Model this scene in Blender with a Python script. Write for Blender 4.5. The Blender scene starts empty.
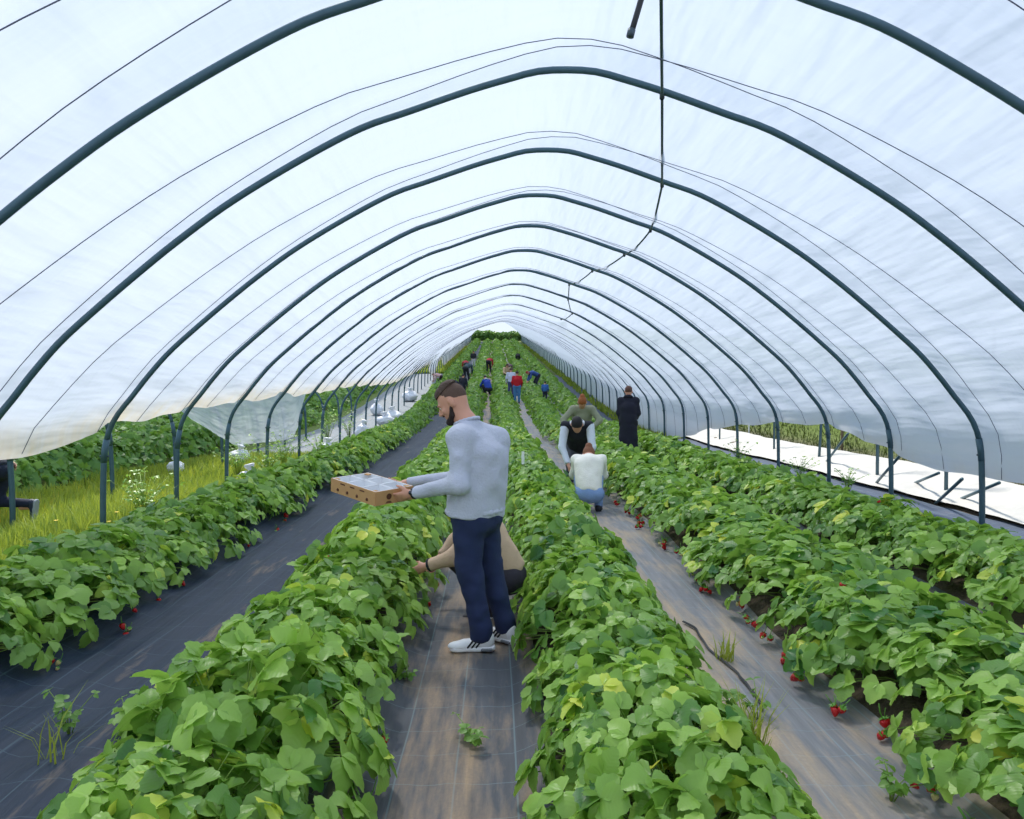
import bpy, bmesh, math, random
import numpy as np
from mathutils import Vector, Matrix

random.seed(7)
rng = np.random.default_rng(7)
scn = bpy.context.scene
COL = scn.collection
PI = math.pi

# ------------------------------------------------------------------ helpers
def tag(o, label=None, cat=None, group=None, kind=None):
    if label: o['label'] = label
    if cat: o['category'] = cat
    if group: o['group'] = group
    if kind: o['kind'] = kind
    return o

def empty(name, loc=(0, 0, 0), rz=0.0):
    o = bpy.data.objects.new(name, None)
    o.empty_display_size = 0.1
    o.location = loc
    o.rotation_euler = (0, 0, rz)
    COL.objects.link(o)
    return o

def mesh_obj(name, v, f, mat=None, parent=None, smooth=True, uv=None, tone=None, mats=None, midx=None):
    me = bpy.data.meshes.new(name)
    v = np.asarray(v, dtype=np.float32)
    if isinstance(f, np.ndarray) and f.ndim == 2:
        nf, k = f.shape
        me.vertices.add(len(v)); me.vertices.foreach_set('co', v.ravel())
        me.loops.add(nf * k); me.loops.foreach_set('vertex_index', f.astype(np.int32).ravel())
        me.polygons.add(nf)
        me.polygons.foreach_set('loop_start', np.arange(nf, dtype=np.int32) * k)
        me.polygons.foreach_set('loop_total', np.full(nf, k, dtype=np.int32))
        me.update(calc_edges=True)
    else:
        me.from_pydata([tuple(map(float, p)) for p in v], [], [tuple(map(int, q)) for q in f])
        me.update()
    me.validate()
    if uv is not None:
        lay = me.uv_layers.new(name='UVMap')
        li = np.zeros(len(me.loops), dtype=np.int32)
        me.loops.foreach_get('vertex_index', li)
        lay.data.foreach_set('uv', np.asarray(uv, dtype=np.float32)[li].ravel())
    if tone is not None:
        a = me.attributes.new('tone', 'FLOAT', 'POINT')
        a.data.foreach_set('value', np.asarray(tone, dtype=np.float32))
    if smooth:
        me.polygons.foreach_set('use_smooth', np.ones(len(me.polygons), dtype=bool))
    if mats:
        for m in mats: me.materials.append(m)
        if midx is not None: me.polygons.foreach_set('material_index', np.asarray(midx, dtype=np.int32))
    elif mat: me.materials.append(mat)
    o = bpy.data.objects.new(name, me)
    COL.objects.link(o)
    if parent: o.parent = parent
    return o

class MB:
    """collects boxes, tubes, lathes into one mesh"""
    def __init__(s): s.v = []; s.f = []
    def add(s, v, f):
        b = len(s.v)
        s.v += [tuple(p) for p in v]
        s.f += [tuple(i + b for i in q) for q in f]
    def box(s, c, size, R=None):
        x, y, z = [a / 2 for a in size]
        vs = [(-x, -y, -z), (x, -y, -z), (x, y, -z), (-x, y, -z), (-x, -y, z), (x, -y, z), (x, y, z), (-x, y, z)]
        vs = [Vector(p) for p in vs]
        if R is not None: vs = [R @ p for p in vs]
        s.add([p + Vector(c) for p in vs], [(0, 3, 2, 1), (4, 5, 6, 7), (0, 1, 5, 4), (1, 2, 6, 5), (2, 3, 7, 6), (3, 0, 4, 7)])
    def tube(s, pts, r, n=8, cap=True):
        pts = [Vector(p) for p in pts]
        N = len(pts)
        rr = r if isinstance(r, (list, tuple)) else [r] * N
        vs, fs = [], []
        t0 = (pts[1] - pts[0]).normalized()
        up = Vector((0, 0, 1)) if abs(t0.z) < .9 else Vector((0, 1, 0))
        a = t0.cross(up).normalized()
        for i, p in enumerate(pts):
            t = (pts[min(i + 1, N - 1)] - pts[max(i - 1, 0)]).normalized()
            a = (a - t * a.dot(t)).normalized()
            b = t.cross(a)
            for k in range(n):
                w = 2 * PI * k / n
                vs.append(p + (a * math.cos(w) + b * math.sin(w)) * rr[i])
        for i in range(N - 1):
            for k in range(n):
                k2 = (k + 1) % n
                fs.append((i * n + k, i * n + k2, (i + 1) * n + k2, (i + 1) * n + k))
        if cap:
            fs.append(tuple(range(n))[::-1]); fs.append(tuple((N - 1) * n + k for k in range(n)))
        s.add(vs, fs)
    def lathe(s, prof, c=(0, 0, 0), n=12, M=None):
        vs, fs = [], []
        for r, z in prof:
            for k in range(n):
                w = 2 * PI * k / n
                p = Vector((r * math.cos(w), r * math.sin(w), z))
                if M is not None: p = M @ p
                vs.append(p + Vector(c))
        for i in range(len(prof) - 1):
            for k in range(n):
                k2 = (k + 1) % n
                fs.append((i * n + k, i * n + k2, (i + 1) * n + k2, (i + 1) * n + k))
        s.add(vs, fs)
    def build(s, name, mat, parent=None, smooth=True):
        return mesh_obj(name, s.v, s.f, mat, parent, smooth)

ONES = 'zeroth first second third fourth fifth sixth seventh eighth ninth tenth eleventh twelfth thirteenth fourteenth fifteenth sixteenth seventeenth eighteenth nineteenth'.split()
TENS = {2: ('twentieth', 'twenty'), 3: ('thirtieth', 'thirty'), 4: ('fortieth', 'forty'), 5: ('fiftieth', 'fifty'), 6: ('sixtieth', 'sixty'), 7: ('seventieth', 'seventy'), 8: ('eightieth', 'eighty'), 9: ('ninetieth', 'ninety')}
def ordinal(n):
    if n < 20: return ONES[n]
    t, u = divmod(n, 10)
    return TENS[t][0] if u == 0 else TENS[t][1] + '-' + ONES[u]

# ------------------------------------------------------------------ smooth value noise (numpy)
_P = rng.random((64, 64, 64)).astype(np.float32) * 2 - 1
def noise3(p):
    p = np.asarray(p, dtype=np.float64)
    i = np.floor(p).astype(int); f = p - i; f = f * f * (3 - 2 * f)
    r = 0
    for a in (0, 1):
        for b in (0, 1):
            for c in (0, 1):
                w = (f[..., 0] if a else 1 - f[..., 0]) * (f[..., 1] if b else 1 - f[..., 1]) * (f[..., 2] if c else 1 - f[..., 2])
                r = r + w * _P[(i[..., 0] + a) % 64, (i[..., 1] + b) % 64, (i[..., 2] + c) % 64]
    return r
def noise2(x, y, s=1.0, seed=0.0):
    x = np.asarray(x, dtype=float); y = np.asarray(y, dtype=float)
    return noise3(np.stack(np.broadcast_arrays(x * s, y * s, np.float64(seed) + 0.5), -1))

# ------------------------------------------------------------------ materials
def new_mat(name):
    m = bpy.data.materials.new(name); m.use_nodes = True
    nt = m.node_tree; nt.nodes.clear()
    out = nt.nodes.new('ShaderNodeOutputMaterial')
    return m, nt, out
def N(nt, t, **kw):
    n = nt.nodes.new(t)
    for k, v in kw.items():
        if k in n.inputs: n.inputs[k].default_value = v
        else: setattr(n, k, v)
    return n
def L(nt, a, b): nt.links.new(a, b)
def rgba(c): return (c[0], c[1], c[2], 1)
def srgb(r, g, b):
    f = lambda c: c / 12.92 if c <= .04045 else ((c + .055) / 1.055) ** 2.4
    return (f(r / 255), f(g / 255), f(b / 255))

def simple(name, col, rough=.6, metal=0.0, var=.12, scale=30.0, bump=0.0, spec=.5, coord='Object', bscale=None):
    m, nt, out = new_mat(name)
    b = N(nt, 'ShaderNodeBsdfPrincipled', Roughness=rough, Metallic=metal)
    b.inputs['Specular IOR Level'].default_value = spec
    tc = N(nt, 'ShaderNodeTexCoord')
    nz = N(nt, 'ShaderNodeTexNoise', Scale=scale, Detail=4.0)
    L(nt, tc.outputs[coord], nz.inputs['Vector'])
    mx = N(nt, 'ShaderNodeMix', data_type='RGBA')
    mx.inputs[6].default_value = rgba([c * (1 - var) for c in col])
    mx.inputs[7].default_value = rgba([min(1, c * (1 + var)) for c in col])
    L(nt, nz.outputs['Fac'], mx.inputs[0])
    L(nt, mx.outputs[2], b.inputs['Base Color'])
    if bump:
        bp = N(nt, 'ShaderNodeBump', Strength=bump, Distance=.02)
        n2 = N(nt, 'ShaderNodeTexNoise', Scale=bscale or scale, Detail=3.0)
        L(nt, tc.outputs[coord], n2.inputs['Vector'])
        L(nt, n2.outputs['Fac'], bp.inputs['Height'])
        L(nt, bp.outputs[0], b.inputs['Normal'])
    L(nt, b.outputs[0], out.inputs[0])
    return m

def leaf_material(name, dark, light, trans, gloss=.42, tmix=.35, veins=True):
    m, nt, out = new_mat(name)
    at = N(nt, 'ShaderNodeAttribute', attribute_name='tone')
    oi = N(nt, 'ShaderNodeObjectInfo')
    ad = N(nt, 'ShaderNodeMath', operation='MULTIPLY_ADD')
    L(nt, oi.outputs['Random'], ad.inputs[0]); ad.inputs[1].default_value = .22
    L(nt, at.outputs['Fac'], ad.inputs[2])
    cr = N(nt, 'ShaderNodeValToRGB')
    e = cr.color_ramp.elements
    e[0].position = 0.0; e[0].color = rgba(dark)
    e[1].position = .85; e[1].color = rgba(light)
    x = e.new(1.0); x.color = rgba((light[0] * 1.9, light[1] * 1.25, light[2] * .9))
    L(nt, ad.outputs[0], cr.inputs['Fac'])
    b = N(nt, 'ShaderNodeBsdfPrincipled', Roughness=gloss)
    b.inputs['Specular IOR Level'].default_value = .5
    L(nt, cr.outputs[0], b.inputs['Base Color'])
    t = N(nt, 'ShaderNodeBsdfTranslucent')
    tm = N(nt, 'ShaderNodeMix', data_type='RGBA', blend_type='MIX')
    tm.inputs[0].default_value = .5
    L(nt, cr.outputs[0], tm.inputs[6]); tm.inputs[7].default_value = rgba(trans)
    L(nt, tm.outputs[2], t.inputs['Color'])
    if veins:
        uv = N(nt, 'ShaderNodeUVMap', uv_map='UVMap')
        sx = N(nt, 'ShaderNodeSeparateXYZ'); L(nt, uv.outputs[0], sx.inputs[0])
        ab = N(nt, 'ShaderNodeMath', operation='ABSOLUTE'); L(nt, sx.outputs[0], ab.inputs[0])
        m1 = N(nt, 'ShaderNodeMath', operation='MULTIPLY'); L(nt, ab.outputs[0], m1.inputs[0]); m1.inputs[1].default_value = -26.0
        m2 = N(nt, 'ShaderNodeMath', operation='MULTIPLY_ADD'); L(nt, sx.outputs[1], m2.inputs[0]); m2.inputs[1].default_value = 48.0
        L(nt, m1.outputs[0], m2.inputs[2])
        sn = N(nt, 'ShaderNodeMath', operation='SINE'); L(nt, m2.outputs[0], sn.inputs[0])
        bp = N(nt, 'ShaderNodeBump', Strength=.08, Distance=.004)
        L(nt, sn.outputs[0], bp.inputs['Height'])
        L(nt, bp.outputs[0], b.inputs['Normal'])
    mx = N(nt, 'ShaderNodeMixShader'); mx.inputs[0].default_value = tmix
    L(nt, b.outputs[0], mx.inputs[1]); L(nt, t.outputs[0], mx.inputs[2])
    L(nt, mx.outputs[0], out.inputs[0])
    return m

def cloth_ground(name, base, dust, amount, lines=.24, seed=0.0):
    """woven ground fabric: uv.x across in metres, uv.y along in metres"""
    m, nt, out = new_mat(name)
    uv = N(nt, 'ShaderNodeUVMap', uv_map='UVMap')
    b = N(nt, 'ShaderNodeBsdfPrincipled', Roughness=.62)
    b.inputs['Specular IOR Level'].default_value = .35
    mp = N(nt, 'ShaderNodeMapping'); L(nt, uv.outputs[0], mp.inputs[0])
    mp.inputs['Scale'].default_value = (2.6, .55, 1); mp.inputs['Location'].default_value = (seed, seed * 1.7, 0)
    n1 = N(nt, 'ShaderNodeTexNoise', Scale=1.6, Detail=8.0, Roughness=.65); L(nt, mp.outputs[0], n1.inputs['Vector'])
    mpb = N(nt, 'ShaderNodeMapping'); L(nt, uv.outputs[0], mpb.inputs[0]); mpb.inputs['Scale'].default_value = (14, 1.3, 1)
    n1b = N(nt, 'ShaderNodeTexNoise', Scale=1.5, Detail=6.0); L(nt, mpb.outputs[0], n1b.inputs['Vector'])
    at = N(nt, 'ShaderNodeAttribute', attribute_name='tone')       # trodden strip in the middle
    s1 = N(nt, 'ShaderNodeMath', operation='MULTIPLY_ADD'); L(nt, n1.outputs['Fac'], s1.inputs[0]); s1.inputs[1].default_value = 3.6; s1.inputs[2].default_value = -2.2 + amount
    s2 = N(nt, 'ShaderNodeMath', operation='ADD'); L(nt, s1.outputs[0], s2.inputs[0]); L(nt, at.outputs['Fac'], s2.inputs[1])
    s3 = N(nt, 'ShaderNodeMath', operation='MULTIPLY_ADD'); L(nt, n1b.outputs['Fac'], s3.inputs[0]); s3.inputs[1].default_value = 1.0; L(nt, s2.outputs[0], s3.inputs[2]);
    cl = N(nt, 'ShaderNodeMath', operation='ADD', use_clamp=True); L(nt, s3.outputs[0], cl.inputs[0]); cl.inputs[1].default_value = -.5
    mx = N(nt, 'ShaderNodeMix', data_type='RGBA')
    n3 = N(nt, 'ShaderNodeTexNoise', Scale=60.0, Detail=3.0); L(nt, uv.outputs[0], n3.inputs['Vector'])
    mb = N(nt, 'ShaderNodeMix', data_type='RGBA'); L(nt, n1b.outputs['Fac'], mb.inputs[0])
    mb.inputs[6].default_value = rgba([c * .6 for c in base]); mb.inputs[7].default_value = rgba([c * 1.5 for c in base])
    md = N(nt, 'ShaderNodeMix', data_type='RGBA'); L(nt, n3.outputs['Fac'], md.inputs[0])
    md.inputs[6].default_value = rgba([c * .75 for c in dust]); md.inputs[7].default_value = rgba([c * 1.25 for c in dust])
    L(nt, cl.outputs[0], mx.inputs[0]); L(nt, mb.outputs[2], mx.inputs[6]); L(nt, md.outputs[2], mx.inputs[7])
    col = mx.outputs[2]
    if lines:
        sx = N(nt, 'ShaderNodeSeparateXYZ'); L(nt, uv.outputs[0], sx.inputs[0])
        res = None
        for k, (axis, per, wid) in enumerate(((0, .26, .004), (1, .26, .004))):
            w = N(nt, 'ShaderNodeMath', operation='PINGPONG'); L(nt, sx.outputs[axis], w.inputs[0]); w.inputs[1].default_value = per / 2
            c = N(nt, 'ShaderNodeMath', operation='LESS_THAN'); L(nt, w.outputs[0], c.inputs[0]); c.inputs[1].default_value = wid if axis == 0 else wid * .7
            if res is None: res = c
            else:
                a = N(nt, 'ShaderNodeMath', operation='MAXIMUM'); L(nt, res.outputs[0], a.inputs[0]); L(nt, c.outputs[0], a.inputs[1]); res = a
        inv = N(nt, 'ShaderNodeMath', operation='MULTIPLY_ADD'); L(nt, cl.outputs[0], inv.inputs[0]); inv.inputs[1].default_value = -lines * .85; inv.inputs[2].default_value = lines
        ml = N(nt, 'ShaderNodeMath', operation='MULTIPLY'); L(nt, res.outputs[0], ml.inputs[0]); L(nt, inv.outputs[0], ml.inputs[1])
        mm = N(nt, 'ShaderNodeMix', data_type='RGBA'); L(nt, ml.outputs[0], mm.inputs[0]); L(nt, col, mm.inputs[6]); mm.inputs[7].default_value = rgba(srgb(150, 185, 190))
        col = mm.outputs[2]
    L(nt, col, b.inputs['Base Color'])
    bp = N(nt, 'ShaderNodeBump', Strength=.5, Distance=.02)
    L(nt, n1b.outputs['Fac'], bp.inputs['Height']); L(nt, bp.outputs[0], b.inputs['Normal'])
    L(nt, b.outputs[0], out.inputs[0])
    return m

def film_material(name, clear=.20, tint=(.575, .62, .72), dirt=(.62, .52, .36)):
    m, nt, out = new_mat(name)
    uv = N(nt, 'ShaderNodeUVMap', uv_map='UVMap')      # x = arc metres, y = along metres
    at = N(nt, 'ShaderNodeAttribute', attribute_name='tone')   # 1 at dirty lower hem
    def nz(sc, scale, det=5.0):
        mp = N(nt, 'ShaderNodeMapping'); L(nt, uv.outputs[0], mp.inputs[0]); mp.inputs['Scale'].default_value = sc
        n = N(nt, 'ShaderNodeTexNoise', Scale=scale, Detail=det, Roughness=.6); L(nt, mp.outputs[0], n.inputs['Vector'])
        return n
    n1 = nz((2.6, .45, 1), 1.2, 2.5)
    n2 = nz((.5, .35, 1), 1.0, 2.0)
    n3 = nz((1.1, 9.0, 1), .7, 2.0)
    h = N(nt, 'ShaderNodeMath', operation='MULTIPLY_ADD'); L(nt, n1.outputs['Fac'], h.inputs[0]); h.inputs[1].default_value = 1.0; L(nt, n2.outputs['Fac'], h.inputs[2])
    h2 = N(nt, 'ShaderNodeMath', operation='MULTIPLY_ADD'); L(nt, n3.outputs['Fac'], h2.inputs[0]); h2.inputs[1].default_value = .12; L(nt, h.outputs[0], h2.inputs[2])
    bp = N(nt, 'ShaderNodeBump', Strength=.8, Distance=.08); L(nt, h2.outputs[0], bp.inputs['Height'])
    dn = nz((.8, 3.0, 1), 2.0)
    dm = N(nt, 'ShaderNodeMath', operation='MULTIPLY', use_clamp=True); L(nt, dn.outputs['Fac'], dm.inputs[0]); L(nt, at.outputs['Fac'], dm.inputs[1])
    mx = N(nt, 'ShaderNodeMix', data_type='RGBA'); L(nt, dm.outputs[0], mx.inputs[0]); mx.inputs[6].default_value = rgba(tint); mx.inputs[7].default_value = rgba(dirt)
    tr = N(nt, 'ShaderNodeBsdfTranslucent'); L(nt, mx.outputs[2], tr.inputs['Color']); L(nt, bp.outputs[0], tr.inputs['Normal'])
    df = N(nt, 'ShaderNodeBsdfDiffuse'); L(nt, mx.outputs[2], df.inputs['Color']); L(nt, bp.outputs[0], df.inputs['Normal'])
    gl = N(nt, 'ShaderNodeBsdfGlossy', Roughness=.32); gl.inputs['Color'].default_value = (.9, .95, 1, 1); L(nt, bp.outputs[0], gl.inputs['Normal'])
    tp = N(nt, 'ShaderNodeBsdfTransparent'); tp.inputs['Color'].default_value = (.95, .97, 1, 1)
    a = N(nt, 'ShaderNodeMixShader'); a.inputs[0].default_value = .30; L(nt, tr.outputs[0], a.inputs[1]); L(nt, df.outputs[0], a.inputs[2])
    g = N(nt, 'ShaderNodeMixShader'); g.inputs[0].default_value = .07; L(nt, a.outputs[0], g.inputs[1]); L(nt, gl.outputs[0], g.inputs[2])
    c = N(nt, 'ShaderNodeMixShader')
    cf = N(nt, 'ShaderNodeMath', operation='MULTIPLY_ADD', use_clamp=True); hz_ = N(nt, 'ShaderNodeAttribute', attribute_name='haze'); L(nt, hz_.outputs['Fac'], cf.inputs[0]); cf.inputs[1].default_value = -clear * .8; cf.inputs[2].default_value = clear
    L(nt, cf.outputs[0], c.inputs[0]); L(nt, g.outputs[0], c.inputs[1]); L(nt, tp.outputs[0], c.inputs[2])
    L(nt, c.outputs[0], out.inputs[0])
    return m

M = {}
M['leaf'] = leaf_material('strawberry_leaf', srgb(52, 112, 46), srgb(174, 212, 94), (.46, .74, .10), gloss=.36)
M['leaf_far'] = leaf_material('strawberry_leaf_far', srgb(58, 116, 46), srgb(158, 198, 84), (.40, .62, .10), veins=False)
M['grass'] = leaf_material('meadow_grass', srgb(78, 120, 30), srgb(176, 186, 60), (.55, .62, .10), gloss=.55, veins=False)
M['hedge'] = leaf_material('hedge_leaf', srgb(60, 104, 46), srgb(112, 150, 74), (.25, .4, .08), veins=False)
M['stem'] = simple('leaf_stalk', srgb(120, 150, 60), .5, var=.3)
M['berry'] = simple('ripe_strawberry', srgb(200, 22, 24), .28, var=.25, scale=60, bump=.5, bscale=160)
M['berry_pale'] = simple('unripe_strawberry', srgb(214, 200, 130), .35, var=.2, scale=60, bump=.4, bscale=160)
M['calyx'] = simple('berry_calyx', srgb(96, 150, 50), .5, var=.2)
M['petal'] = simple('flower_petal', srgb(240, 240, 232), .6, var=.03)
M['yellow'] = simple('flower_yellow', srgb(236, 200, 40), .6, var=.1)
M['dry'] = simple('dry_leaf', srgb(176, 150, 96), .8, var=.3)
M['steel'] = simple('galvanised_steel', srgb(70, 98, 110), .5, .25, var=.2, scale=12, bump=.05)
M['bolt'] = simple('bolt_steel', srgb(70, 84, 92), .45, .5, var=.2)
M['rope'] = simple('film_rope', srgb(104, 108, 130), .8, var=.2)
M['cord'] = simple('dark_green_cord', srgb(22, 62, 58), .5, var=.2)
M['rubber'] = simple('black_rubber', srgb(30, 34, 38), .5, var=.2)
M['film'] = film_material('polythene_film')
M['film_side'] = film_material('polythene_side_sheet', clear=.25, tint=(.78, .82, .88))
M['tarp'] = simple('white_fleece', srgb(184, 180, 174), .8, var=.16, scale=5, bump=.6, bscale=9, coord='Object')
M['bag'] = simple('white_plastic_bag', srgb(226, 226, 232), .35, var=.05, scale=8, bump=.4, bscale=16)
M['wood'] = simple('weathered_wood', srgb(112, 96, 74), .8, var=.25)
M['marker'] = simple('white_marker_plastic', srgb(238, 240, 238), .5, var=.03)

# ------------------------------------------------------------------ lie of the land
def cx(d):
    return np.interp(d, [-6, 6, 8.5, 14.6, 19.4, 26.5, 60, 150, 200], [.60, .58, .54, .48, .42, .28, .0, -.75, -1.1])
def cz(d):
    d = np.asarray(d, dtype=float)
    return .095 * ((d - 29) + np.sqrt((d - 29) ** 2 + 30)) / 2 - .02
BEDS = [-3.80, -1.66, .03, 1.80, 3.36]            # bed centres measured from the tunnel's middle
NEXT_BEDS = [-8.6, -10.3, -12.0, -13.7, -15.4, -17.1, -18.8, -20.5]
def sstep(a, b, x):
    t = np.clip((np.asarray(x, dtype=float) - a) / (b - a), 0, 1)
    return t * t * (3 - 2 * t)
def gz(x, d):
    x = np.asarray(x, dtype=float); d = np.asarray(d, dtype=float)
    u = x - cx(d)
    z = cz(d)
    for c in BEDS + NEXT_BEDS:
        z = z + .13 * (1 - sstep(.26, .60, np.abs(u - c)))
    z = z + .32 * sstep(5.4, 7.0, u) + 1.35 * sstep(6.9, 8.8, u)
    z = z + .012 * noise2(x, d, 2.2, 3) + .03 * noise2(x, d, .5, 5)
    return z
def g(x, d): return float(gz(x, d))

# ground
ds = np.concatenate([np.arange(-4, 12, .12), np.arange(12, 30, .3), np.arange(30, 70, .8), np.arange(70, 215, 3)])
us = np.concatenate([np.arange(-40, -22, 2.0), np.arange(-22, -6.4, .2), np.arange(-6.4, 6.4, .08), np.arange(6.4, 16, .3), np.arange(16, 40, 2.0)])
D, U = np.meshgrid(ds, us, indexing='ij')
X = U + cx(D)
V = np.stack([X, D, gz(X, D)], -1).reshape(-1, 3)
nu = len(us); nd = len(ds)
I = np.arange(nd * nu).reshape(nd, nu)
F = np.stack([I[:-1, :-1], I[:-1, 1:], I[1:, 1:], I[1:, :-1]], -1).reshape(-1, 4)
def ground_mat():
    m, nt, out = new_mat('soil_and_turf')
    at = N(nt, 'ShaderNodeAttribute', attribute_name='tone')
    tc = N(nt, 'ShaderNodeTexCoord')
    n = N(nt, 'ShaderNodeTexNoise', Scale=3.0, Detail=8.0); L(nt, tc.outputs['Object'], n.inputs['Vector'])
    n2 = N(nt, 'ShaderNodeTexNoise', Scale=26.0, Detail=4.0); L(nt, tc.outputs['Object'], n2.inputs['Vector'])
    so = N(nt, 'ShaderNodeMix', data_type='RGBA'); L(nt, n.outputs['Fac'], so.inputs[0]); so.inputs[6].default_value = rgba(srgb(52, 46, 38)); so.inputs[7].default_value = rgba(srgb(112, 98, 78))
    gr = N(nt, 'ShaderNodeMix', data_type='RGBA'); L(nt, n2.outputs['Fac'], gr.inputs[0]); gr.inputs[6].default_value = rgba(srgb(66, 92, 22)); gr.inputs[7].default_value = rgba(srgb(108, 124, 42))
    mx = N(nt, 'ShaderNodeMix', data_type='RGBA'); L(nt, at.outputs['Fac'], mx.inputs[0]); L(nt, so.outputs[2], mx.inputs[6]); L(nt, gr.outputs[2], mx.inputs[7])
    b = N(nt, 'ShaderNodeBsdfPrincipled', Roughness=.9)
    bp = N(nt, 'ShaderNodeBump', Strength=.6, Distance=.06); L(nt, n2.outputs['Fac'], bp.inputs['Height']); L(nt, bp.outputs[0], b.inputs['Normal'])
    L(nt, mx.outputs[2], b.inputs['Base Color']); L(nt, b.outputs[0], out.inputs[0])
    return m
gt = np.clip(sstep(-4.2, -4.9, U) + sstep(6.9, 7.5, U) + sstep(20, 60, D) * .8, 0, 1).ravel()
ground = mesh_obj('ground', V, F, ground_mat(), tone=gt)
tag(ground, 'soil and turf under the tunnel with grassy bank beside it', kind='structure')

# fabric paths between the beds
def path(u0, u1, d0, d1, mat, mid, wid, amt, label, wr=.02, lift=.02, seed=0):
    dd = np.concatenate([np.arange(d0, 14, .09), np.arange(14, 40, .35), np.arange(40, d1, 1.2)]) if d0 < 14 else np.arange(d0, d1, .3)
    uu = np.arange(u0, u1 + .001, .055)
    DD, UU = np.meshgrid(dd, uu, indexing='ij')
    wob = .05 * noise2(DD, DD * 0, .8, seed) * (np.abs(UU - (u0 + u1) / 2) / ((u1 - u0) / 2)) ** 2
    XX = UU + wob + cx(DD)
    w = wr * noise2(UU * 9, DD * .9, 1.0, 11 + seed) + wr * .6 * noise2(UU * 20, DD * 2.1 + UU * 6, 1.0, 17 + seed)
    ZZ = gz(XX, DD) + lift + w * .9
    v = np.stack([XX, DD, ZZ], -1).reshape(-1, 3)
    n = len(uu); J = np.arange(len(dd) * n).reshape(len(dd), n)
    f = np.stack([J[:-1, :-1], J[:-1, 1:], J[1:, 1:], J[1:, :-1]], -1).reshape(-1, 4)
    t = amt * np.exp(-((UU - mid - .06 * noise2(DD, DD * 0, .7, 23 + seed)) / wid) ** 2)
    o = mesh_obj('path', v, f, mat, uv=np.stack([UU, DD], -1).reshape(-1, 2), tone=t.ravel())
    tag(o, label, kind='structure')
    return o
dust = srgb(168, 142, 112)
PM = [cloth_ground('fabric_painted_shade', srgb(38, 50, 66), dust, .0, lines=.10, seed=3.1),  # left path's shadow put into its base colour, darker and bluer
      cloth_ground('grey_fabric_trodden', srgb(84, 86, 90), dust, .42, seed=7.7),
      cloth_ground('dusty_fabric', srgb(128, 128, 130), srgb(184, 160, 130), .48, seed=1.9),
      cloth_ground('clean_fabric', srgb(104, 110, 116), dust, .02, seed=5.2)]
path(-3.55, -1.95, -1, 150, PM[0], -2.45, .25, .18, 'woven fabric path with shade in its colour between the two left beds', wr=.03, lift=.05, seed=1)
path(-1.36, -.34, -1, 150, PM[1], -.82, .18, .45, 'grey woven fabric path under the standing man', wr=.014, seed=2)
path(.24, 1.38, -1, 150, PM[2], .62, .16, .62, 'dusty woven fabric path beside the crouching woman in white', wr=.012, seed=3)
path(1.98, 3.0, -1, 150, PM[3], 2.5, .2, .25, 'woven fabric path under the person in the long coat', wr=.012, seed=4)
path(3.6, 5.75, 0, 60, cloth_ground('dark_edge_fabric', srgb(66, 76, 94), dust, -.1, seed=8.8), 4.6, .3, .0, 'clean dark fabric strip along the right hoops', wr=.01, seed=5)
path(-7.2, -4.45, 18.5, 62, PM[3], -6.1, .4, .2, 'grey fabric strip beyond the left hoops', wr=.01, seed=6)

# ------------------------------------------------------------------ tunnel hoops
HALF = [(0, 4.44), (.25, 4.425), (.5, 4.36), (.85, 4.255), (1.35, 4.08), (1.77, 3.93), (2.3, 3.65), (2.86, 3.31), (3.3, 2.99), (3.66, 2.70), (4.0, 2.41), (4.31, 2.13), (4.55, 1.86), (4.74, 1.62), (4.88, 1.45), (4.97, 1.30), (5.03, 1.12), (5.06, .9), (5.075, .5), (5.08, 0.0)]
def smooth_poly(pts, n):
    P = np.array(pts, dtype=float)
    seg = np.r_[0, np.cumsum(np.linalg.norm(np.diff(P, axis=0), axis=1))]
    out = []
    # Catmull-Rom
    for s in np.linspace(0, seg[-1], n):
        i = min(np.searchsorted(seg, s, side='right') - 1, len(P) - 2)
        t = (s - seg[i]) / (seg[i + 1] - seg[i])
        p1, p2 = P[i], P[i + 1]
        p0 = P[i - 1] if i > 0 else np.array([-P[1][0], P[1][1]])
        p3 = P[i + 2] if i + 2 < len(P) else 2 * p2 - p1
        out.append(.5 * ((2 * p1) + (p2 - p0) * t + (2 * p0 - 5 * p1 + 4 * p2 - p3) * t * t + (3 * p1 - p0 - 3 * p2 + p3) * t ** 3))
    return np.array(out)
HP = smooth_poly(HALF, 61)                       # apex -> right foot, (u, z)
HS = np.r_[0, np.cumsum(np.linalg.norm(np.diff(HP, axis=0), axis=1))]
def prof(s):
    """point on the hoop at arc length |s| from the apex"""
    a = np.abs(s)
    return np.interp(a, HS, HP[:, 0]) * np.sign(s), np.interp(a, HS, HP[:, 1])
def s_of_z(z):
    return float(np.interp(-z, -HP[:, 1], HS))
def z_of_u(u): return float(np.interp(abs(u), HP[:, 0], HP[:, 1]))

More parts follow.
